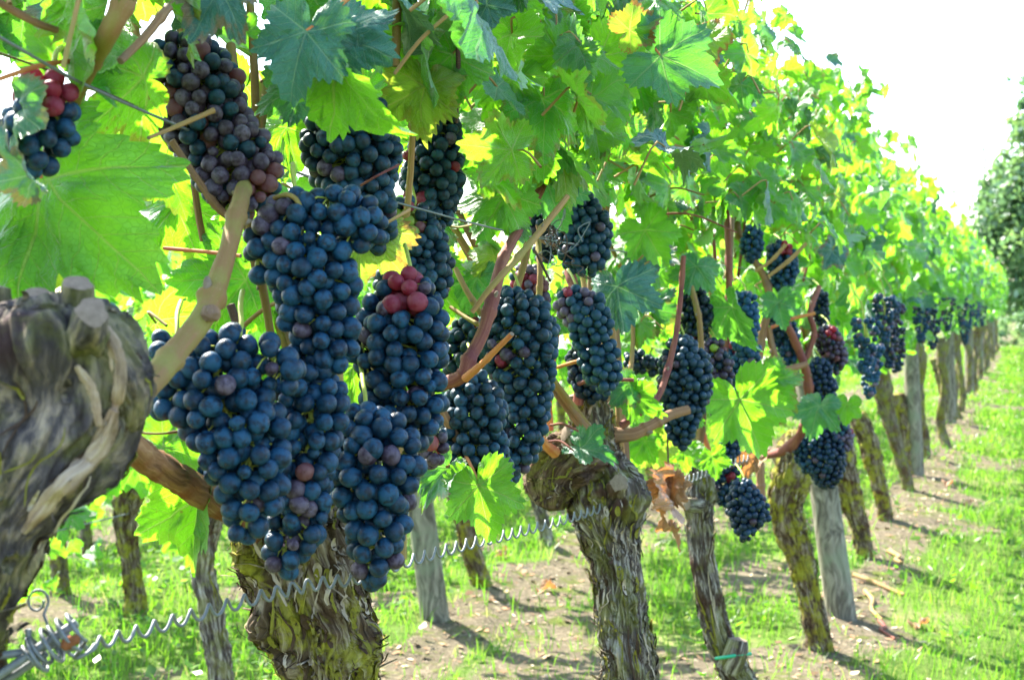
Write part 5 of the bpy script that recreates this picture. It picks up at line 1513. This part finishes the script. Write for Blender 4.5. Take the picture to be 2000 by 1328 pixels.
# ------------------------------------------------------------------ far bunches, each hanging under its vine
def far_bunch(center, size, seed, label):
    g = np.random.default_rng(seed)
    A = Acc(); names = ['blue', 'dusk']
    rb = .0075
    n = int(84 * size)
    for k in range(n):
        q = g.random()
        r_ = .033 * size * (1 - .75 * q ** 1.6) * math.sqrt(g.random()) ** .5
        th = g.random() * 6.28
        c = np.array([r_ * math.cos(th), r_ * math.sin(th), .02 - .13 * size * q])
        A.add(center + c + ICO2[0] * rb * (0.9 + .2 * g.random()), ICO2[1], None, 0 if g.random() < .85 else 1)
    tube(np.array([center + [0, 0, -.08], center + [0, 0, .02], center + [-.01, 0, .06], center + [-.03, .01, .09]]), .0022, 5, A, 2)
    o = A.build("grape_bunch", [MAT_BERRY['blue'], MAT_BERRY['dusk'], MAT_STEM], None, tuple(center))
    return tag(o, label, "grape bunch", "far grape bunches of the front row")


spots = [(1690, 640, 5.3, "dark bunch just left of the second wooden post's grapes, over a curved mossy vine"), (1700, 690, 5.6, "lowest dark bunch over the curved mossy vine left of the second post"),
         (1728, 590, 6.8, None), (1745, 600, 7.0, None), (1738, 640, 7.2, None), (1752, 655, 7.4, None), (1800, 610, 8.6, None), (1815, 605, 9.0, None), (1822, 630, 9.4, None), (1850, 590, 11.0, None), (1878, 590, 13.0, None), (1892, 600, 14.5, None), (1905, 595, 16, None), (1918, 600, 18, None), (1885, 630, 12, None)]
for k, (px, py, Z, lab) in enumerate(spots):
    u_ = (px - 1000) / F_PX
    Z = 0.36 / (math.sin(YAW) - u_ * math.cos(YAW))
    far_bunch(P(px, py, Z), 1.0 + .25 * (Z > 6) + .2 * (Z > 10), 700 + k, lab or "far blurred blue bunch in the dark band of fruit toward the row's end")

# ------------------------------------------------------------------ trees and shrubs at the end of the lane
s_ = NT("tree_foliage_glare")
rn = s_.n("SeparateXYZ", {0: s_.uv("rnd")}).outputs
c_ = s_.mix(rn[0], (0.075, 0.170, 0.110), (0.180, 0.300, 0.150))  # pale teal leaf colour, lightened to stand in for glare over the tree
t_ = s_.mix(rn[0], (0.10, 0.24, 0.08), (0.26, 0.42, 0.10))
MAT_TREE = s_.done(s_.n("MixShader", {0: .06, 1: s_.n("MixShader", {0: .5, 1: s_.n("BsdfDiffuse", {0: c_}).outputs[0], 2: s_.n("BsdfTranslucent", {0: t_}).outputs[0]}).outputs[0], 2: s_.n("BsdfGlossy", {1: .4}).outputs[0]}).outputs[0])


def tree(foot, blobs, label, cat, name, leaf, per, seed, trunk_r):
    g = np.random.default_rng(seed)
    foot = np.array(foot, float); foot[2] = on_ground(foot[0], foot[1])
    root = thing(name, foot, label, cat)
    A = Acc()
    top = foot + np.array([0, 0, max(b[2] for b in blobs) * .85])
    tube(crom([foot - [0, 0, .2], foot * .7 + top * .3 + g.normal(0, .1, 3), foot * .35 + top * .65 + g.normal(0, .15, 3), top], 20), np.linspace(trunk_r, trunk_r * .2, 20), 12, A, 0, .15, seed)
    o = A.build("trunk", [MAT_BARK_FAR], root, foot)
    Vs, rn_ = [], []
    for bi_, (bx, by, bz, br) in enumerate(blobs):
        c = foot + np.array([bx, by, bz])
        s0 = foot + np.array([bx * .15, by * .15, bz * .62])
        limb = crom([s0, (s0 + c) / 2 + g.normal(0, .1 * br, 3), c + g.normal(0, .2 * br, 3)], 10)
        tube(limb, np.linspace(trunk_r * .35, trunk_r * .06, 10), 6).build("limb", [MAT_BARK_FAR], root, foot)
        nc = max(4, int(per / 45))
        cc = c + unit(g.normal(size=(nc, 3))) * (br * g.random(nc)[:, None] ** .45)
        cr_ = br * (.16 + .22 * g.random(nc))
        for q in range(nc):
            n = 45
            p = cc[q] + g.normal(size=(n, 3)) * cr_[q] * [.62, .62, .5]
            a1 = unit(g.normal(size=(n, 3))); a2 = unit(np.cross(a1, g.normal(size=(n, 3))))
            L = leaf * (.6 + .8 * g.random(n))[:, None]
            Vs.append(np.stack([p - a1 * L, p + a2 * L * .55, p + a1 * L, p - a2 * L * .55], 1).reshape(-1, 3))
            rn_.append(np.clip(np.full(n, g.random()) * .6 + .4 * g.random(n), 0, 1))
    V = np.concatenate(Vs); rr = np.concatenate(rn_)
    build("crown", V, [np.arange(len(V)).reshape(-1, 4)], MAT_TREE, root, foot, {"rnd": np.repeat(np.stack([rr, rr], -1), 4, axis=0)}, smooth=False)
    return root


tp = P(2150, 665, 34)
tree((tp[0], tp[1], 0), [(-1.5, 0, 2.2, 1.4), (-.9, 0, 4.0, 1.8), (-1.9, .4, 3.3, 1.0), (-.1, 0, 5.6, 1.7), (.6, 0, 3.2, 2.2), (.9, 0, 6.8, 1.6), (1.8, .5, 4.8, 2.0), (-1.35, -.4, 5.2, .75), (-2.3, .2, 2.6, .6), (.3, .2, 7.9, 1.0), (1.6, -.2, 2.2, 1.6), (-1.6, .3, 1.3, 1.1), (-.5, 0, 1.6, 1.2), (-1.9, 0, 4.1, .8), (-1.0, .3, 6.0, .9)], "tall dark green tree at the end of the lane against the white sky", "tree", "broadleaf_tree", .085, 2200, 3, .22)
tp = P(1985, 660, 33)
tree((tp[0], tp[1], 0), [(-.25, 0, .35, .35), (.25, 0, .45, .40), (.75, .1, .4, .4)], "low pale green shrub under the tall tree where the lane ends", "shrub", "shrub", .035, 900, 5, .03)
tp = P(2060, 655, 36)
tree((tp[0], tp[1], 0), [(-.5, 0, .6, .6), (.3, 0, .7, .7), (1.1, 0, .7, .6)], "wider darker shrub behind the low pale shrub", "shrub", "shrub", .045, 900, 6, .04)
